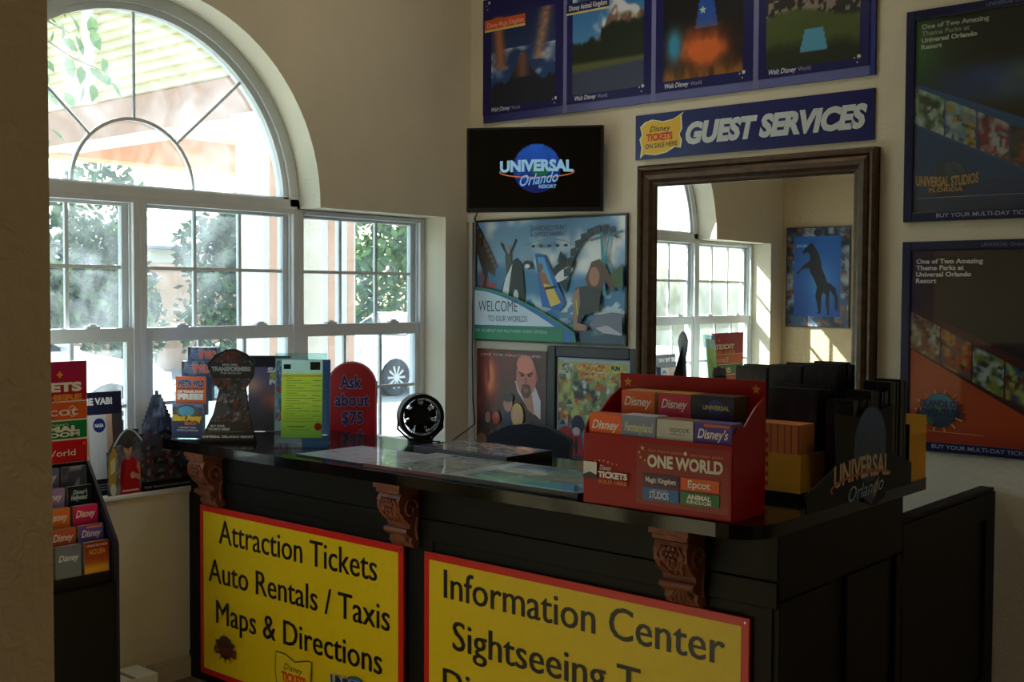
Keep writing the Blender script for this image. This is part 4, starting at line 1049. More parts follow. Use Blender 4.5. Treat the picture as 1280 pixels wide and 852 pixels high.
# fan
t = thing('desk_fan', 'small round black desk fan at the back edge of the counter', 'fan', (.905, -1.285, TOP), math.radians(58))
b = MB(); b.tube([(0, .0, 0), (0, .0, .012)], .055, 20); b.tube([(-.0, 0, .012), (0, 0, .03)], .018, 12); b.tube([(-.06, .0, .02), (-.06, .0, .022), ], .001, 4); b.build('base', BLACKP, t)
fc = (0, .0, .112); 
hd = thing('head', None, None, fc); hd.parent = t
def cyl_ring(mb, r0, r1, y0, y1, n=32):
    for k in range(n):
        a, c = 2 * PI * k / n, 2 * PI * (k + 1) / n
        mb.prism([(r0 * math.cos(a), r0 * math.sin(a)), (r1 * math.cos(a), r1 * math.sin(a)), (r1 * math.cos(c), r1 * math.sin(c)), (r0 * math.cos(c), r0 * math.sin(c))], y0, y1, 'y')
b = MB(); cyl_ring(b, .080, .096, -.036, .036); cyl_ring(b, .036, .040, -.036, -.032); cyl_ring(b, .068, .071, -.036, -.032); cyl_ring(b, .026, .030, -.036, -.03); cyl_ring(b, .052, .055, -.036, -.032); b.build('housing', BLACKP, hd)
b = MB()
for k in range(48):
    a = 2 * PI * k / 48; b.tube([(.028 * math.cos(a), -.034, .028 * math.sin(a)), (.082 * math.cos(a + .35), -.031, .082 * math.sin(a + .35))], .0014, 4)
    b.tube([(.028 * math.cos(a), .034, .028 * math.sin(a)), (.082 * math.cos(a - .35), .031, .082 * math.sin(a - .35))], .0014, 4)
    b.tube([(.094 * math.cos(a), -.02, .094 * math.sin(a)), (.0965 * math.cos(a), .0, .0965 * math.sin(a)), (.094 * math.cos(a), .02, .094 * math.sin(a))], .0014, 4)
b.build('grille', BLACKP, hd)
b = MB(); b.prism([(.032 * math.cos(2 * PI * k / 20), .032 * math.sin(2 * PI * k / 20)) for k in range(20)], -.040, -.030, 'y'); b.prism([(.045 * math.cos(2 * PI * k / 20), .045 * math.sin(2 * PI * k / 20)) for k in range(20)], .015, .035, 'y'); b.build('hub', BLACKP, hd)
for k in range(7):
    b = MB(); a = 2 * PI * k / 7; pts = []
    for r_, da, yy in ((.024, -.1, .01), (.05, -.15, .012), (.074, -.05, .012), (.074, .55, -.012), (.05, .5, -.010), (.024, .5, -.006)): pts.append((r_ * math.cos(a + da), yy, r_ * math.sin(a + da)))
    b.add(pts, [tuple(range(6))]); b.build('blade', BLACKP, hd)
b = MB()
for s_ in (-1, 1): b.tube([(s_ * .094, 0, .112), (s_ * .098, 0, .06), (s_ * .05, 0, .014), (0, 0, .012)], .005, 6)
b.build('bracket', BLACKP, t)
b = MB(); b.tube([(.94, -1.275, TOP + .006), (.98, -1.245, TOP + .005), (.90, -1.14, 1.045), (.74, -.95, 1.01), (.5, -.65, .992), (.3, -.35, .992), (.15, -.12, .998), (.075, -.042, 1.03), (.055, -.034, 1.12), (.046, -.032, 1.4), (.048, -.03, 2.1)], .0035, 6)
tag(b.build('power_cord', BLACKP), 'thin black cord looping from the fan up the cable channel', 'cord')

# arched red sign
t = thing('arched_sign', 'red arch-topped sign reading Ask about $75', 'sign', (.238, -1.235, .9855), math.radians(41))
w = .232
def arched(ins=0, z0=0):
    return [(ins, z0 + ins), (w - ins, z0 + ins)] + [(w / 2 + (w / 2 - ins) * math.cos(PI * k / 20), .285 + (.117 - ins) * math.sin(PI * k / 20)) for k in range(21)]
b = MB(); b.prism(arched(), 0, .006, 'y'); b.build('panel', mat('red_card', (170, 18, 34), .4), t)
A = Art(.0003); A.poly(arched(.004), (214, 160, 160)); A.poly(arched(.0065), (176, 20, 38))
for s_, xa, xb, za, zb in (('Ask', .058, .162, .278, .334), ('about', .036, .196, .196, .250), ('$75', .068, .168, .112, .166), ('cash', .06, .18, .03, .08)):
    A.text(s_, xa, za, xb, zb, (28, 34, 110), bold=.03, outline=(.022, (196, 190, 214)))
A.build('lettering', GLOSSY, t)
b = MB(); b.box(.05, .006, 0, .165, .07, .004); b.box(.10, .006, .004, .115, .05, .06); b.build('stand', ACRYL, t)
t = thing('side_cabinet', 'low pale cabinet under the right window behind the counter', 'cabinet', (.02, -1.24, 0))
b = MB(); b.box(0, 0, .08, .66, .50, .965); b.box(.02, .02, 0, .64, .48, .08); b.build('carcass', DESKM, t)
b = MB(); b.box(-.0, -.01, .965, .68, .51, .985); b.build('top', DESKM, t, bevel=.003)
for y0 in (.01, .255):
    b = MB(); b.box(.66, y0, .10, .676, y0 + .235, .95); dd = b.build('door', DESKM, t, bevel=.002)
    b = MB(); b.tube([(.69, y0 + .20, .78), (.69, y0 + .20, .88)], .005, 6); b.build('handle', CHROME, dd)

# lime price sheet in acrylic holder
t = thing('sign_holder', 'clear acrylic holder with a lime-green price sheet on the counter', 'sign holder', (.575, -1.755, TOP), math.radians(41))
b = MB(); b.box(-.045, -.07, 0, .19, .11, .004); b.box(-.04, .004, .004, .19, .008, .035); b.build('foot', ACRYL, t)
tilt = math.radians(-5)
pl_ = thing('holder_body', None, None, (0, .0, .030), rot=(tilt, 0, 0)); pl_.parent = t
b = MB(); b.box(-.036, -.006, 0, .178, -.003, .355); b.box(-.036, .004, 0, .178, .007, .355); b.build('sheet_sleeve', ACRYL, pl_)
A = Art(.0003, y0=-.0005)
A.raster(-.010, .004, .160, .326, 20, 30, lambda U, V: over(mixc((150, 176, 56), (252, 236, 84), V * 2.2), (250, 250, 240), (V - .80) * 20))
A.rect(-.002, .288, .028, .308, (40, 40, 44)); A.rect(.108, .285, .150, .318, (34, 36, 30))
for k in range(17):
    zz = .250 - k * .0105; ww = .03 + .10 * ((k * 37 % 11) / 11); A.rect(.01, zz, .01 + ww, zz + .0022, (130, 134, 60))
    if k % 2: A.rect(.12, zz, .155, zz + .0022, (120, 120, 60))
A.rect(-.008, .256, .155, .263, (230, 190, 60)); A.rect(.0, .07, .15, .073, (226, 120, 50)); A.ell(.145, .05, .016, .016, (196, 60, 40)); A.rect(.02, .048, .09, .052, (60, 90, 40)); A.rect(.03, .036, .11, .038, (90, 120, 50))
A.build('sheet', PAPER_T, pl_)
# posters standing behind
def stand_card(label, loc, yaw, w, h, artfn, name='counter_card', lean=-6, back=WHITE, cat='card'):
    t = thing(name, label, cat, loc, rot=(math.radians(lean), 0, math.radians(yaw)))
    b = MB(); b.box(0, 0, 0, w, .004, h); b.build('card', back, t)
    A = Art(.0003); artfn(A, w, h); A.build('print', GLOSSY, t)
    b = MB(); b.add([(w * .35, .004, .0), (w * .65, .004, 0), (w * .5, .06, .006), (w * .5, .004, h * .7)], [(0, 2, 3), (1, 3, 2), (0, 1, 2)]); b.build('easel', back, t)
    return t
def card_purple(A, w, h):
    A.raster(.0, .0, w, h, 24, 34, lambda U, V: over(over(mixc((90, 84, 74), (104, 96, 140), V * 1.5), (226, 130, 84), np.exp(-(((U - .6) / .22) ** 2 + ((V - .42) / .12) ** 2)) * (vnoise(U, V, 6, 8, 221) + .4)), (206, 160, 130), np.exp(-(((U - .1) / .25) ** 2 + ((V - .6) / .12) ** 2))))
    A.rect(0, h * .85, w, h, (22, 26, 44))
    A.text('SAY', w * .45, h * .78, w * .95, h * .84, (230, 235, 245), bold=.06); A.text('SIX', w * .5, h * .70, w * .95, h * .76, (196, 220, 40), bold=.06); A.text('FOR', w * .5, h * .62, w * .95, h * .68, (230, 235, 245), bold=.06)
stand_card('purple-grey card with an orange figure behind the black display', (.055, -1.55, TOP + .002), 41, .19, .345, card_purple)
def card_blue(A, w, h):
    A.rect(0, 0, w, h, (214, 216, 236)); A.raster(.004, .05, w * .5, h - .01, 14, 30, collage(231, [(50, 110, 190), (150, 190, 226), (200, 50, 60), (230, 235, 245)], 3, 9)); A.raster(w * .5, .05, w - .004, h - .01, 12, 20, collage(236, [(190, 200, 226), (226, 190, 210), (90, 60, 130), (240, 240, 250)], 4, 8))
    A.ell(w * .3, .11, .022, .035, (200, 40, 50)); A.rect(0, 0, w, .008, (40, 50, 120))
stand_card('white card with blue and red pictures behind the lime price sheet', (.185, -1.50, TOP + .002), 41, .15, .335, card_blue)
def card_b2(A, w, h): A.raster(0, 0, w, h, 8, 12, lambda U, V: mixc((60, 120, 190), (30, 80, 160), V))
stand_card('plain blue card half hidden behind the right edge of the lime price sheet', (.335, -1.465, TOP + .002), 41, .125, .335, card_b2)

# dark tapered display card
t = thing('display_stand', 'black tapered cardboard ride display reading NOW OPEN on the counter', 'display stand', (.225, -1.925, TOP), math.radians(41))
sh = [(0, 0), (.245, 0), (.215, .12), (.20, .23), (.232, .28), (.24, .34), (.205, .375), (.16, .395), (.12, .395), (.07, .37), (.035, .33), (.06, .27), (.085, .22), (.06, .12)]
b = MB(); b.prism(sh, 0, .005, 'y'); b.build('card', BLACKP, t)
def inside(poly):
    def f(x, z):
        c = False; n = len(poly)
        for i in range(n):
            (xa, za), (xb, zb) = poly[i], poly[(i + 1) % n]
            if (za > z) != (zb > z) and x < (xb - xa) * (z - za) / (zb - za) + xa: c = not c
        return c
    return f
A = Art(.0003)
ins = [(.1225 + (x - .1225) * .94, .19 + (z - .19) * .96) for x, z in sh]
A.raster(0, 0, .25, .4, 50, 70, lambda U, V: over(mixc((14, 15, 20), (20, 20, 26), V), (0, 0, 0), 0 * U) + (collage(241, [(24, 26, 34), (70, 84, 110), (140, 40, 40), (150, 160, 176), (90, 70, 50)], 9, 14)(U, V) - .08) * ((V > .22) * (V < .68) + .8 * (V > .82))[..., None] * .75, mask=inside(ins))
A.rect(.05, .285, .222, .338, (20, 22, 28)); A.text('NOW OPEN', .10, .325, .165, .333, (180, 184, 190), bold=.03); A.text('TRANSFORMERS', .055, .303, .220, .320, (150, 170, 190), bold=.05, outline=(.04, (40, 60, 90))); A.text('THE RIDE-3D', .09, .290, .18, .298, (150, 156, 164), bold=.03)
A.text('BUY YOUR', .050, .066, .11, .074, (206, 208, 212), bold=.03); A.text('TICKETS HERE!', .040, .052, .13, .061, (206, 208, 212), bold=.03); A.rect(.04, .045, .19, .0462, (130, 130, 134)); A.text('UNIVERSAL ORLANDO RESORT', .013, .020, .232, .029, (220, 222, 226), bold=.04); A.rect(.01, .012, .23, .0132, (140, 60, 60))
A.build('print', GLOSSY, t)
b = MB(); b.add([(.09, .005, .0), (.16, .005, 0), (.125, .09, .0), (.125, .005, .3)], [(0, 2, 3), (1, 3, 2), (0, 1, 2)]); b.build('easel', BLACKP, t)

# tiered brochure holder at the left end
t = thing('brochure_holder', 'clear stepped holder of blue and orange brochures at the left end of the counter', 'brochure holder', (.035, -1.93, TOP), math.radians(36))
W_ = .142
b = MB()
tiers = [(0, .0, .16), (.03, .10, .28), (.06, .23, .34), (.09, .29, .395)]
b.box(-.004, 0, 0, 0, .15, .10); b.box(W_, 0, 0, W_ + .004, .15, .10); b.box(-.004, .15, 0, W_ + .004, .153, .36); b.box(0, 0, 0, W_, .15, .003)
b.build('stepped_tray', ACRYL, t)
def bro(thing_, x0, y0, z0, x1, z1, artfn, depth=.018, name='brochure', side=(96, 130, 190)):
    A = Art(.0003, y0=y0)
    q = MB(); q.box(x0, y0, z0, x1, y0 + depth, z1, L3(*side)); o = q.build(name, PRINT, thing_)
    artfn(A, x0, z0, x1, z1); A.build('cover', GLOSSY, o)
    return o
def b_blast(A, x0, z0, x1, z1):
    A.raster(x0, z0, x1, z1 - .012, 20, 20, lambda U, V: mixc((20, 34, 96), (60, 66, 96), V * 1.2)); A.ell((x0 + x1) / 2, z1 - .03, .052, .03, (80, 84, 96)); A.ell((x0 + x1) / 2 - .005, z1 - .03, .036, .022, (70, 170, 220))
    A.text('Blast Away', x0 + .004, z0 + .076, x1 - .004, z0 + .10, (240, 196, 30), bold=.07, outline=(.05, (90, 50, 20))); A.text('BEACH', x0 + .055, z0 + .058, x1 - .03, z0 + .07, (226, 120, 40), bold=.05); A.text('LARGEST KIDS', x0 + .03, z0 + .042, x1 - .03, z0 + .049, (190, 200, 230), bold=.03); A.text('WATER PLAYGROUND', x0 + .02, z0 + .030, x1 - .02, z0 + .037, (190, 200, 230), bold=.03)
def b_free(A, x0, z0, x1, z1):
    A.rect(x0, z0, x1, z1, (232, 100, 26)); A.text("WET'N WILD", x0 + .008, z1 - .042, x1 - .008, z1 - .018, (40, 70, 140), bold=.06, outline=(.04, (190, 200, 220))); A.text('ENTER KIDS ONE DAY', x0 + .008, z1 - .056, x1 - .008, z1 - .049, (60, 40, 40), bold=.04); A.text('OF YOUR STAY', x0 + .008, z1 - .071, x1 - .008, z1 - .061, (245, 245, 245), bold=.06); A.text('FREE!', x0 + .008, z1 - .099, x1 - .012, z1 - .077, (245, 245, 245), bold=.08)
def b_wet(A, x0, z0, x1, z1):
    A.raster(x0, z0, x1, z1, 16, 8, collage(251, [(70, 76, 110), (130, 140, 170), (40, 44, 80), (100, 140, 190)], 5, 3)); A.text('WET', x0 + .015, z1 - .048, x0 + .05, z1 - .02, (60, 100, 170), bold=.05, outline=(.04, (200, 205, 220))); A.text("'N WILD", x0 + .05, z1 - .048, x1 - .008, z1 - .018, (226, 96, 80), bold=.05, outline=(.04, (210, 205, 220)))
for (y0, z0, z1, x0, fn, lb) in ((-.002, .004, .150, 0, b_blast, 'blue brochures with yellow lettering in the lowest tier of the stepped holder'), (.035, .10, .268, .002, b_free, 'orange brochures reading FREE in the stepped holder'), (.075, .16, .332, .014, b_wet, 'blue-grey brochures in the second highest tier of the stepped holder'), (.115, .22, .392, .028, b_wet, 'blue-grey brochures in the highest tier of the stepped holder')):
    bt = thing('brochure_stack', lb, 'brochures', t.matrix_basis @ Vector((x0, y0, z0)), math.radians(36))
    bro(bt, 0, 0, 0, W_ - .006, z1 - z0, fn, .032, side=(110, 140, 200))

# ---- red ticket display -------------------------------------------------
RZ = math.radians(1.5)
RO = Vector((2.288, -1.957, TOP))
t = thing('ticket_display', 'red plastic ticket brochure display reading ONE WORLD on the counter corner', 'brochure display', RO, RZ)
rb = lambda x, y, z: RO + Matrix.Rotation(RZ, 3, 'Z') @ Vector((x, y, z))
w, dp = .505, .20
b = MB(); b.box(0, 0, 0, w, .005, .215); b.build('front_panel', REDM, t, bevel=.002)
b = MB(); b.box(0, dp - .005, 0, w, dp, .385); b.build('back_panel', REDM, t, bevel=.002)
def side(x):
    pts = [(0.005, 0), (dp - .005, 0), (dp - .005, .34), (.14, .315), (.10, .285), (.07, .262), (.03, .262), (.005, .225)]
    q = MB(); q.prism(pts, x, x + .005, 'x'); q.build('side_panel', REDM, t)
side(0); side(w - .005)
b = MB(); b.box(.005, .005, .004, w - .005, dp - .005, .008); b.box(.005, .09, .008, w - .005, .094, .26); b.build('divider', REDM, t)
A = Art(.0004)
A.rect(.192, .020, .498, .200, (130, 34, 38)); A.rect(.195, .024, .495, .197, (148, 18, 24))
A.text('four theme parks', .232, .176, .345, .184, (206, 120, 60), bold=.02); A.text('two water parks', .37, .175, .478, .183, (206, 120, 60), bold=.02); A.ell(.357, .180, .006, .006, (230, 220, 220), n=10)
A.text('ONE WORLD', .230, .133, .478, .166, (232, 226, 214), bold=.04)
for (xa, za, xb, zb, c) in ((.216, .078, .338, .112, (64, 40, 84)), (.344, .078, .468, .112, (232, 96, 32)), (.216, .036, .338, .072, (20, 110, 190)), (.344, .036, .468, .072, (14, 120, 62))): A.rect(xa, za, xb, zb, c)
A.text('Magic Kingdom', .226, .088, .328, .102, (236, 232, 236), bold=.03); A.text('Epcot', .368, .086, .440, .106, (240, 236, 224), bold=.02); A.text('STUDIOS', .240, .042, .305, .062, (225, 236, 246), bold=.02); A.text('HOLLYWOOD', .25, .064, .30, .068, (225, 236, 246)); A.text('ANIMAL', .366, .053, .444, .066, (236, 240, 230), bold=.05); A.text('KINGDOM', .366, .041, .444, .050, (236, 240, 230), bold=.03)
for (sx, sz, r_) in ((.216, .185, .009), (.205, .172, .006), (.210, .158, .006), (.225, .150, .005)): A.poly([(sx + (r_ if k % 2 == 0 else r_ * .45) * math.sin(PI * k / 5), sz + (r_ if k % 2 == 0 else r_ * .45) * math.cos(PI * k / 5)) for k in range(10)], (226, 160, 50))
A.rect(.006, .077, .055, .128, (226, 226, 226)); A.poly([(.006, .077), (.055, .077), (.055, .09), (.03, .098), (.006, .088)], (20, 20, 20))
A.text('Disney', .066, .108, .108, .122, (235, 235, 235), shear=.3); A.text('TICKETS', .060, .085, .165, .102, (240, 240, 240), bold=.05); A.text('SOLD HERE', .062, .068, .165, .078, (214, 120, 50), bold=.04)
for k in range(6): A.ell(.05 + .016 * k, .132 + .004 * math.sin(k), .003, .003, (230, 160, 60), n=6)
A.build('lettering', GLOSSY, t)
A = Art(.0004, y0=dp - .005)
for sx, sz in ((.03, .358), (.475, .358)): A.poly([(sx + (.016 if k % 2 == 0 else .007) * math.sin(PI * k / 5), sz + (.016 if k % 2 == 0 else .007) * math.cos(PI * k / 5)) for k in range(10)], (214, 130, 40))
A.build('star_print', GLOSSY, t)
def disney_cov(bgc, txt='Disney', tc=(240, 235, 230), top=None):
    def f(A, x0, z0, x1, z1):
        A.raster(x0, z0, x1, z1, 8, 8, lambda U, V: mixc(bgc, tuple(min(255, int(v * 1.15)) for v in bgc), V))
        if top: A.rect(x0 + .03, z1 - .012, x1 - .006, z1 - .004, top)
        A.text(txt, x0 + .010, z1 - .044, x1 - .010, z1 - .018, tc, bold=.02, shear=.3)
    return f
def cov_epcot(A, x0, z0, x1, z1):
    A.rect(x0, z0, x1, z1, (206, 208, 204)); A.text('epcot', x0 + .045, z1 - .034, x1 - .012, z1 - .018, (60, 60, 64)); A.rect(x0 + .045, z1 - .042, x1 - .03, z1 - .040, (120, 120, 124))
def cov_univ(A, x0, z0, x1, z1):
    A.rect(x0, z0, x1, z1, (20, 26, 64)); A.ell((x0 + x1) / 2 + .01, z1 - .032, .026, .022, (30, 60, 130)); A.text('UNIVERSAL', x0 + .035, z1 - .040, x1 - .012, z1 - .028, (196, 180, 120), bold=.04)
def cov_fan(A, x0, z0, x1, z1):
    A.raster(x0, z0, x1, z1, 10, 8, lambda U, V: mixc((100, 116, 160), (140, 156, 190), V)); A.text('Fantasyland', x0 + .012, z1 - .046, x1 - .008, z1 - .022, (206, 206, 170), bold=.03, shear=.2)
front = [(.012, .118, disney_cov((226, 92, 30)), 'orange', (206, 90, 34)), (.128, .120, cov_fan, 'pale blue', (190, 196, 210)), (.252, .122, cov_epcot, 'white', (150, 110, 80)), (.378, .118, disney_cov((70, 52, 150), "Disney's", top=(214, 110, 60)), 'purple', (120, 100, 160))]
rear = [(.070, .118, disney_cov((196, 84, 34)), 'orange', (190, 160, 90)), (.202, .110, disney_cov((176, 30, 74)), 'crimson', (196, 170, 60)), (.318, .135, cov_univ, 'navy', (80, 60, 44))]
for i, (x, ww, fn, cn, sd) in enumerate(front):
    o = thing('brochure_stack', cn + ' brochures in the front row of the red display', 'brochures', rb(x, .012, .010), RZ, 'brochures in the red display'); bro(o, 0, 0, 0, ww, .262 + (.004 if i == 1 else 0), fn, .065, side=sd)
for i, (x, ww, fn, cn, sd) in enumerate(rear):
    o = thing('brochure_stack', cn + ' brochures in the rear row of the red display', 'brochures', rb(x, .10, .010), RZ, 'brochures in the red display'); bro(o, 0, 0, 0, ww, .330, fn, .085, side=sd)

# ---- black logo display + boxes on the right return -----------------------
DARKC = mat('black_card', (12, 12, 13), .5, noise=.15, spec=.25)
PX = 2.893
t = thing('logo_display', 'black cardboard brochure display with a globe logo on the counter end', 'brochure display', (PX, 0, TOP))
def yy(y): return y
pts = [(-1.70, .055), (-1.69, .0), (-1.30, .0), (-1.30, -.015), (-1.22, -.035), (-1.14, -.015), (-1.14, .0), (-.925, .0), (-.925, .072), (-1.09, .125), (-1.09, .280), (-1.22, .262), (-1.36, .258), (-1.525, .282), (-1.505, .115)]
b = MB(); b.prism(pts, -.006, .0, 'x'); b.build('logo_panel', DARKC, t)
b = MB(); b.box(-.106, -1.38, .0, -.006, -.93, .012); b.box(-.106, -.936, .012, -.006, -.93, .20); b.box(-.112, -1.22, 0, -.106, -.93, .20); b.build('tray', DARKC, t)
b = MB(); b.box(-.30, -1.515, 0, -.112, -1.22, .024); b.build('base_step', DARKC, t)
lg = thing('logo', None, None, (.0, 0, 0), rot=(0, 0, PI / 2)); lg.parent = t     # local x -> world y
A = Art(.0004)
globe(A, -1.26, .165, .115, 261, (20, 40, 90), (50, 90, 150), (70, 110, 50))
A.poly([(-1.34, .02), (-1.20, .02), (-1.25, -.03)], (30, 40, 90)); A.ell(-1.22, .02, .012, .03, (170, 96, 60), rot=-.4)
A.text('UNIVERSAL', -1.52, .055, -1.115, .118, (206, 176, 126), bold=.03, bow=.012); A.ring(-1.32, .05, .22, .03, .008, (176, 90, 50), .2, PI * 1.1)
A.text('Orlando', -1.42, .0, -1.16, .045, (150, 180, 196), bold=.0, shear=.3, slope=.05)
A.build('print', GLOSSY, lg)
def ybox(label, x0, y0, x1, y1, h, z=TOP + .0125, hb=None):
    t = thing('cardboard_box', label, 'box', (x0, y0, z)); w, d = x1 - x0, y1 - y0; hb = hb or h; k = .003
    b = MB(); b.box(0, 0, 0, w, k, h); b.box(0, k, 0, k, d, h); b.box(w - k, k, 0, w, d - k, h); b.box(0, d - k, 0, w, d, hb); b.box(k, k, 0, w - k, d - k, k)
    b.build('tray', YELM, t)
    return t
ybox('yellow cardboard tray of striped brochures between the red display and the logo display', 2.598, -1.505, 2.778, -1.235, .118, TOP + .0245)
ybox('yellow cardboard box behind the logo display, nearest the right posters', 2.80, -.925, 2.88, -.765, .16, TOP, .22)
STR = (214, 130, 70)
def cov_str(A, x0, z0, x1, z1):
    n = 7
    for k in range(n): A.rect(x0 + (x1 - x0) * k / n, z0, x0 + (x1 - x0) * (k + .86) / n, z1, (224, 140, 80)); A.rect(x0 + (x1 - x0) * (k + .86) / n, z0, x0 + (x1 - x0) * (k + 1) / n, z1, (150, 70, 40))
    for k in range(2): 
        for j in range(6): A.rect(x0 + (x1 - x0) * (k * 2 + .2) / n, z0 + .01 + j * .03, x0 + (x1 - x0) * (k * 2 + .7) / n, z0 + .025 + j * .03, (190, 60, 40))
o = thing('brochure_stack', 'orange striped brochures standing in the yellow tray', 'brochures', (2.604, -1.499, TOP + .0285)); bro(o, 0, 0, 0, .166, .205, cov_str, .10, side=STR)
def cov_dark(seed):
    return lambda A, x0, z0, x1, z1: A.raster(x0, z0, x1, z1, 10, 14, collage(seed, [(5, 6, 9), (10, 12, 20), (30, 24, 24), (40, 44, 66)], 4, 5))
def dark_stack(label, x, y, z, w, d, h, seed, fan_=6, rz=0):
    t = thing('brochure_stack', label, 'brochures', (x, y, z), rz, 'dark brochures on the counter end')
    r = np.random.RandomState(seed); n = fan_
    for k in range(n):
        dz = r.uniform(-.012, .0); dx = r.uniform(-.004, .004); q = MB(); c = L3(*[int(v) for v in r.uniform(4, 20, 3)])
        th = d / n; y0 = k * th
        q.add([(dx, y0, 0), (w + dx, y0, 0), (w + dx, y0 + th * .8, 0), (dx, y0 + th * .8, 0), (dx, y0 + .004, h + dz), (w + dx, y0 + .004, h + dz), (w + dx, y0 + th * .7 + .004, h + dz), (dx, y0 + th * .7 + .004, h + dz)], [(3, 2, 1, 0), (4, 5, 6, 7), (0, 1, 5, 4), (1, 2, 6, 5), (2, 3, 7, 6), (3, 0, 4, 7)], c)
        q.build('brochure', GLOSSY, t)
    A = Art(.0003, y0=-.0); cov_dark(seed)(A, .002, .002, w - .002, h - .014); A.build('cover', GLOSSY, t)
    return t
BZ0 = TOP + .0125
dark_stack('black brochures with a blue cover behind the striped brochures', 2.604, -1.388, TOP + .0285, .168, .13, .315, 301)
dark_stack('tall dark brochures behind the logo panel, front left', 2.792, -1.375, BZ0, .09, .13, .300, 302, 7)
dark_stack('dark brochures with pale edges behind the logo panel, middle', 2.792, -1.235, BZ0, .09, .13, .320, 303, 7)
dark_stack('dark brochures behind the logo panel, nearest the right posters', 2.792, -1.095, BZ0, .09, .15, .345, 304, 7)
rk = thing('brochure_rack', 'low black rack of dark brochures at the back of the counter end', 'brochure rack', (2.36, -1.21, TOP))
b = MB(); b.box(0, 0, 0, .40, .006, .16); b.box(0, .154, 0, .40, .16, .30); b.box(0, .006, 0, .006, .154, .22); b.box(.394, .006, 0, .40, .154, .22); b.box(.006, .006, 0, .394, .154, .006); b.build('tray', DARKC, rk)
for k in range(3):
    dark_stack(('left', 'middle', 'right')[k] + ' pile of black brochures in the low black rack', 2.372 + k * .128, -1.198, TOP + .0065, .122, .135, .385 + .01 * k, 310 + k, 8)
dark_stack('black brochure pile standing behind the red display', 2.42, -1.45, TOP, .10, .12, .33, 320, 5)

# ------------------------------------------------------------------ behind the counter
t = thing('work_desk', 'pale grey desk along the back wall behind the counter', 'desk', (.72, -.62, 0))
b = MB(); b.box(0, 0, .755, 1.48, .60, .785); b.build('top', DESKM, t, bevel=.004)
for x in (.02, 1.42):
    b = MB(); b.box(x, .02, 0, x + .04, .58, .755); b.build('side', DESKM, t)
b = MB(); b.box(.06, .55, .35, 1.42, .57, .755); b.build('back_panel', DESKM, t)
t = thing('keyboard', 'dark keyboard on the pale desk right of the chair', 'keyboard', (1.35, -.40, .786), math.radians(5))
b = MB(); b.box(0, 0, 0, .42, .15, .02); b.build('case', BLACKP, t, bevel=.004)
k = MB()
for i in range(14):
    for j in range(5): k.box(.012 + i * .0285, .012 + j * .026, .02, .036 + i * .0285, .034 + j * .026, .027)
k = k.build('keys', BLACKP, t)
k['kind'] = 'stuff'
t = thing('office_chair', 'charcoal swivel chair with a flared backrest behind the counter', 'chair', (1.03, -.60, .035), math.radians(17))
bk = [(-.165, .74), (.165, .74), (.18, .84), (.195, .94), (.205, 1.01), (.195, 1.03), (.10, 1.075), (.0, 1.09), (-.10, 1.075), (-.195, 1.03), (-.205, 1.01), (-.195, .94), (-.18, .84)]
b = MB(); b.prism(bk, -.20, -.155, 'y'); b.build('backrest', CHAIRM, t, bevel=.015, segs=3)
b = MB(); b.prism(rounded([(-.23, -.16), (.23, -.16), (.23, .27), (-.23, .27)], [.06] * 4), .50, .57, 'z'); b.build('seat', CHAIRM, t, bevel=.015, segs=3)
b = MB(); b.tube([(0, -.15, .50), (0, -.22, .56), (0, -.21, .9)], .02, 8); b.build('back_support', BLACKP, t)
b = MB(); b.tube([(0, .05, .12), (0, .05, .5)], .025, 10); b.build('gas_column', BLACKP, t)
for k in range(5):
    a = 2 * PI * k / 5; b = MB(); b.tube([(0, .05, .13), (.28 * math.cos(a), .05 + .28 * math.sin(a), .075)], [.025, .015], 8); lg_ = b.build('leg', BLACKP, t)
    b = MB(); b.tube([(.28 * math.cos(a) - .012, .05 + .28 * math.sin(a), -.007), (.28 * math.cos(a) + .012, .05 + .28 * math.sin(a), -.007)], .028, 12); b.tube([(.28 * math.cos(a), .05 + .28 * math.sin(a), -.005), (.28 * math.cos(a), .05 + .28 * math.sin(a), .075)], .006, 6); b.build('caster', BLACKP, lg_)

# ------------------------------------------------------------------ left: brochure rack
t = thing('brochure_rack', 'black floor-standing brochure rack with a red header sign by the window', 'brochure rack', (.19, -3.02, 0))
RWD = .60
b = MB(); b.box(.0, 0, 0, .012, RWD, 1.05); b.box(.012, 0, 0, .235, RWD, .05); b.box(.215, .012, .05, .235, RWD - .012, .60); b.build('carcass', BLACKP, t)
sp = [(0, 0), (.24, 0), (.24, .745), (.232, .765), (.03, 1.045), (0, 1.045)]
for y in (0, RWD - .012):
    b = MB(); b.prism(sp, y, y + .012, 'y'); b.build('side_panel', BLUEBLK, t, bevel=.003)
TI = [(.205, .595, .600), (.165, .66, .67), (.125, .73, .74), (.085, .80, .81), (.045, .87, .88)]
for x, z0, zz in TI:
    b = MB(); b.box(x - .035, .012, z0 - .004, x + .004, RWD - .012, z0); b.box(x + .0, .012, z0, x + .004, RWD - .012, z0 + .05); b.build('shelf', BLACKP, t)
hd_ = thing('header_sign', None, None, (.014, RWD - .145, 0), rot=(0, 0, PI / 2)); hd_.parent = t
b = MB(); b.box(-.33, 0, 1.043, .145, .006, 1.437); b.build('panel', WHITE, hd_)
A = Art(.0004)
Hd = lambda y: y - (-2.565)     # world y -> local x
A.raster(-.33, 1.284, .143, 1.436, 10, 6, lambda U, V: mixc((190, 16, 50), (176, 26, 90), V)); A.rect(-.33, 1.212, .143, 1.279, (226, 96, 34)); A.rect(-.33, 1.138, .143, 1.206, (14, 130, 66)); A.rect(-.33, 1.045, .143, 1.131, (196, 18, 30))
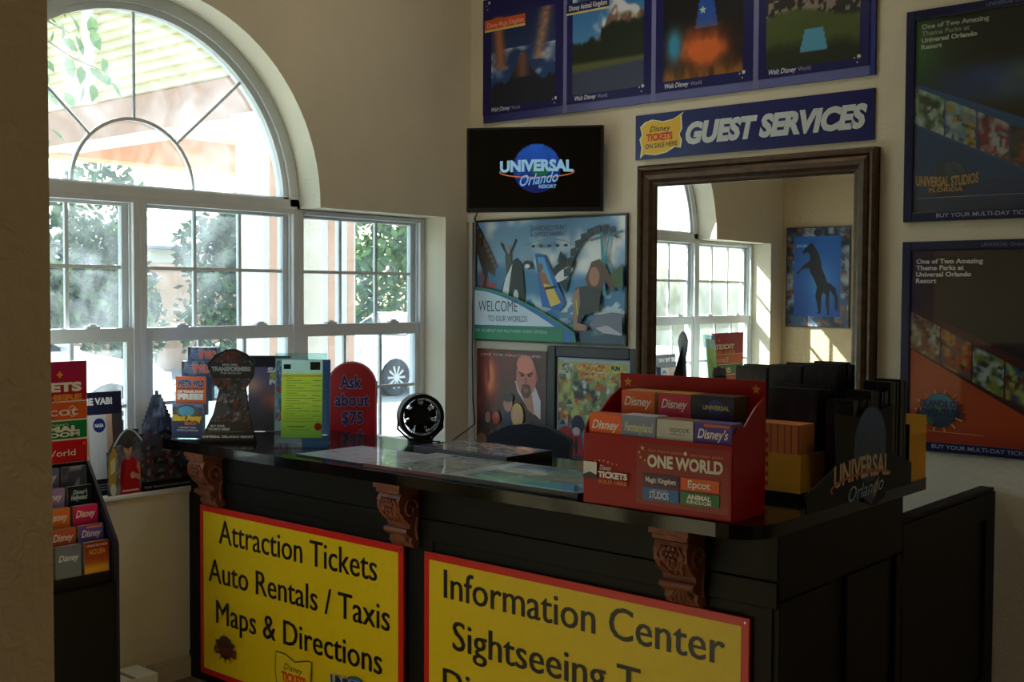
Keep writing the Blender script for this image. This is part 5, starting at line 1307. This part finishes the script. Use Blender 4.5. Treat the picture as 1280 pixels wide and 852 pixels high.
A.text('TICKETS', -.19, 1.322, Hd(-2.443), 1.353, (244, 240, 236), bold=.06); A.text('SOLD HERE', -.20, 1.288, Hd(-2.442), 1.308, (236, 150, 60), bold=.06); A.text('+', Hd(-2.545), 1.37, Hd(-2.52), 1.40, (240, 170, 50), bold=.05)
A.text('Epcot', -.10, 1.228, Hd(-2.459), 1.262, (240, 236, 226), bold=.01); A.ring(Hd(-2.483), 1.243, .015, .02, .003, (240, 236, 226), .5, 5.8); A.text("ANIMAL", -.14, 1.166, Hd(-2.454), 1.186, (236, 240, 230), bold=.06); A.text('KINGDOM', -.14, 1.146, Hd(-2.454), 1.162, (236, 240, 230), bold=.04); A.text("Disney's", -.02, 1.190, Hd(-2.50), 1.198, (236, 240, 230)); A.text('Walt Disney World', -.30, 1.072, Hd(-2.473), 1.096, (244, 240, 238))
A.poly([(Hd(-2.436) + (.009 if k % 2 == 0 else .004) * math.sin(PI * k / 5), 1.115 + (.009 if k % 2 == 0 else .004) * math.cos(PI * k / 5)) for k in range(10)], (240, 130, 40))
A.build('print', GLOSSY, hd_)
def c_nouba(A, x0, z0, x1, z1):
    A.raster(x0, z0, x1, z1, 10, 16, lambda U, V: over(over(mixc((226, 150, 60), (140, 30, 24), V * 1.1), (240, 190, 60), np.exp(-(((V - .38) / .12) ** 2)) * .8), (120, 120, 150), (.18 - V) * 8)); A.text('CIRQUE DU SOLEIL', x0 + .006, z1 - .018, x1 - .006, z1 - .010, (226, 200, 190), bold=.03); A.text('NOUBA', x0 + .018, z1 - .048, x1 - .016, z1 - .028, (240, 190, 70), bold=.0)
def c_grey(A, x0, z0, x1, z1):
    A.raster(x0, z0, x1, z1, 10, 16, lambda U, V: over(mixc((120, 126, 132), (110, 120, 140), V), (170, 110, 70), (vnoise(U, V, 6, 8, 331) - .5) * 8 * (V < .25))); A.text('Disney', x0 + .01, z1 - .055, x1 - .01, z1 - .033, (226, 230, 236), bold=.02, shear=.3)
def c_blackw(A, x0, z0, x1, z1): A.rect(x0, z0, x1, z1, (14, 26, 44)); A.text("Disney's", x0 + .02, z1 - .03, x1 - .02, z1 - .015, (190, 214, 230), shear=.3, bold=.03); A.text('Hollywood', x0 + .012, z1 - .052, x1 - .02, z1 - .034, (200, 220, 235), shear=.3, bold=.04)
def c_sky(A, x0, z0, x1, z1): A.raster(x0, z0, x1, z1, 8, 8, lambda U, V: over(mixc((90, 96, 120), (60, 66, 90), V), (160, 170, 190), (vnoise(U, V, 5, 5, 333) - .55) * 6))
rows = [(c_nouba, disney_cov((130, 136, 140)), c_grey, disney_cov((150, 60, 40)), c_sky), (disney_cov((96, 70, 160), top=(226, 130, 60)), disney_cov((176, 84, 60)), c_sky, disney_cov((60, 90, 150)), c_grey), (disney_cov((206, 30, 96)), disney_cov((214, 110, 40)), c_blackw, c_sky, disney_cov((90, 60, 150))), (c_blackw, disney_cov((150, 120, 180)), disney_cov((40, 80, 140)), c_grey, c_sky), (c_sky, disney_cov((90, 100, 140)), c_grey, disney_cov((170, 60, 80)), c_blackw)]
rows[0] = (c_nouba, c_grey, disney_cov((150, 60, 40)), c_sky, disney_cov((60, 90, 150)))
words = ['lowest', 'second', 'middle', 'fourth', 'top']
cn = [['orange gradient', 'grey', 'brown', 'cloudy blue', 'blue'], ['violet', 'rust', 'cloudy blue', 'blue', 'grey'], ['pink', 'orange', 'black', 'cloudy blue', 'violet'], ['black', 'lilac', 'blue', 'grey', 'cloudy blue'], ['cloudy blue', 'slate', 'grey', 'crimson', 'black']]
for r_, (x, z0, zz) in enumerate(TI):
    for k in range(5):
        y1 = RWD - .016 - k * .113; y0 = y1 - .105
        o = thing('brochure_stack', '%s brochures in the %s tier of the floor rack' % (cn[r_][k], words[r_]), 'brochures', (.19 + x - .001, -3.02 + y0, z0 + .001), PI / 2, 'brochures in the floor rack')
        hh = .168 if r_ == 0 else .16
        bro(o, 0, .0, 0, .10, hh, rows[r_][k], .020, side=(150, 140, 130))
# ---- things on the sill ---------------------------------------------------
def xcard(label, name, X, y0, w, h, artfn, back=DARKC, poly=None, cat='display', z=.851, lean=-4):
    t = thing(name, label, cat, (X, y0, z), rot=(math.radians(lean), 0, PI / 2))
    b = MB(); b.prism(poly or [(0, 0), (w, 0), (w, h), (0, h)], 0, .004, 'y'); b.build('card', back, t)
    A = Art(.0003); artfn(A, w, h); A.build('print', GLOSSY, t)
    b = MB(); b.add([(w * .4, .004, .0), (w * .6, .004, 0), (w * .5, .05, .004), (w * .5, .004, h * .7)], [(0, 2, 3), (1, 3, 2), (0, 1, 2)]); b.build('easel', back, t)
    return t
def a_vab(A, w, h):
    A.rect(0, h - .095, w, h, (22, 26, 60)); A.text('SEE THE VAB!', w * .02, h - .052, w * .84, h - .026, (236, 238, 244), bold=.05)
    A.raster(0, .07, w * .82, h - .095, 30, 36, lambda U, V: over(over(over(mixc((150, 120, 100), (206, 166, 150), V), (200, 204, 214), ((U > .52) & (U < .88)) * .95), (120, 84, 66), (((U * 6) % 1 < .12) & (U < .5)) * .6), (226, 190, 170), ((np.abs(V - .35) < .02) & (U < .5)) * .9))
    A.rect(w * .82, .07, w, h - .095, (70, 60, 66)); A.ell(w * .60, .295, .028, .030, (28, 40, 120)); A.text('NASA', w * .60 - .020, .288, w * .60 + .020, .302, (236, 236, 240), bold=.04); A.rect(0, 0, w, .07, (16, 20, 34))
    for k in range(3): A.rect(w * .2, .045 - k * .011, w * .72, .049 - k * .011, (140, 146, 156))
xcard('tall dark-topped board reading THE VAB with a white tower picture on the sill', 'display_board', -.035, -2.385, .27, .435, a_vab)
def a_red(A, w, h):
    q = lambda *p: [(x * w, z * h) for x, z in p]
    A.raster(0, 0, w, h * .9, 16, 20, collage(361, [(52, 50, 56), (110, 112, 120), (90, 76, 60), (140, 146, 156)], 4, 5), mask=lambda x, z: z < h * (.62 + .28 * (x / w)) and x < w * .95)
    A.poly(q((.06, .05), (.02, .3), (.06, .55), (.18, .72), (.26, .6), (.22, .35), (.2, .06)), (176, 140, 60)); A.poly(q((.08, .3), (.1, .5), (.2, .55), (.2, .35)), (206, 190, 150)); A.ell(w * .13, h * .08, .014, .026, (200, 196, 186))
    A.poly(q((.30, 0), (.30, .2), (.33, .42), (.44, .52), (.62, .54), (.76, .46), (.80, .30), (.78, .1), (.80, 0)), (178, 24, 34)); A.poly(q((.33, .40), (.44, .50), (.42, .30), (.36, .12), (.31, .16)), (140, 16, 26))
    A.poly(q((.74, .47), (.84, .42), (.98, .28), (.96, .20), (.84, .17), (.62, .24), (.62, .30), (.80, .27), (.72, .38)), (186, 132, 104)); A.ell(w * .62, h * .265, .012, .014, (196, 146, 120))
    A.poly(q((.47, .50), (.57, .50), (.58, .58), (.46, .58)), (160, 116, 96)); A.ell(w * .52, h * .66, .020, .028, (184, 136, 112), n=16); A.ell(w * .52, h * .72, .022, .018, (60, 50, 48), n=14); A.ell(w * .525, h * .645, .003, .003, (60, 40, 36), n=6)
    A.line([(w * (.18 + .7 * k / 12), h * (.60 + .34 * math.sin(PI * (.1 + .75 * k / 12)))) for k in range(13)], .007, (196, 200, 206))
    A.rect(w * .34, h * .04, w * .74, h * .06, (220, 210, 210))
xcard('cut-out card of a person in a red shirt with a curved blade on the sill', 'cutout_card', -.002, -2.215, .19, .29, a_red, back=mat('dim_card', (62, 58, 60), .6), poly=[(0, 0), (.19, 0), (.185, .12), (.15, .19), (.155, .27), (.10, .275), (.055, .255), (.01, .18)])
def a_dk(A, w, h):
    A.raster(.002, .04, w - .002, h * .9, 36, 30, collage(341, [(16, 18, 24), (60, 64, 76), (96, 44, 44), (130, 130, 140)], 7, 7), mask=lambda x, z: z < h * (.95 - .5 * abs(x / w - .4))); A.text('THE TRANSFORMERS RIDE', .01, .012, w - .01, .020, (150, 152, 158), bold=.03)
xcard('dark machine-like cut-out on the sill left of the counter', 'cutout_card', .004, -2.06, .25, .27, a_dk, poly=[(0, 0), (.25, 0), (.25, .10), (.2, .22), (.13, .26), (.05, .23), (0, .12)])
def a_dk2(A, w, h):
    A.raster(.0, .0, w, h, 20, 24, collage(351, [(30, 32, 44), (90, 96, 112), (130, 50, 50), (150, 156, 170)], 5, 6), mask=lambda x, z: z < h * (1 - .9 * abs(x / w - .5) ** 1.3)); A.rect(0, .04, w, .085, (40, 44, 56)); A.text('TRANSFORMERS', .005, .055, w - .005, .07, (150, 156, 170), bold=.04)
xcard('small grey and red ride display behind the stepped holder on the sill', 'ride_display', -.09, -1.99, .16, .42, a_dk2, poly=[(0, 0), (.16, 0), (.15, .28), (.11, .38), (.06, .40), (.01, .27)])
t = thing('cardboard_carton', 'small white carton on the floor at the window wall', 'carton', (.02, -2.32, 0))
b = MB(); b.box(0, 0, 0, .16, .22, .12); b.build('body', WHITE, t, bevel=.003)
b = MB(); b.box(0, .10, .12, .16, .12, .121); b.build('tape', GREYP, t)
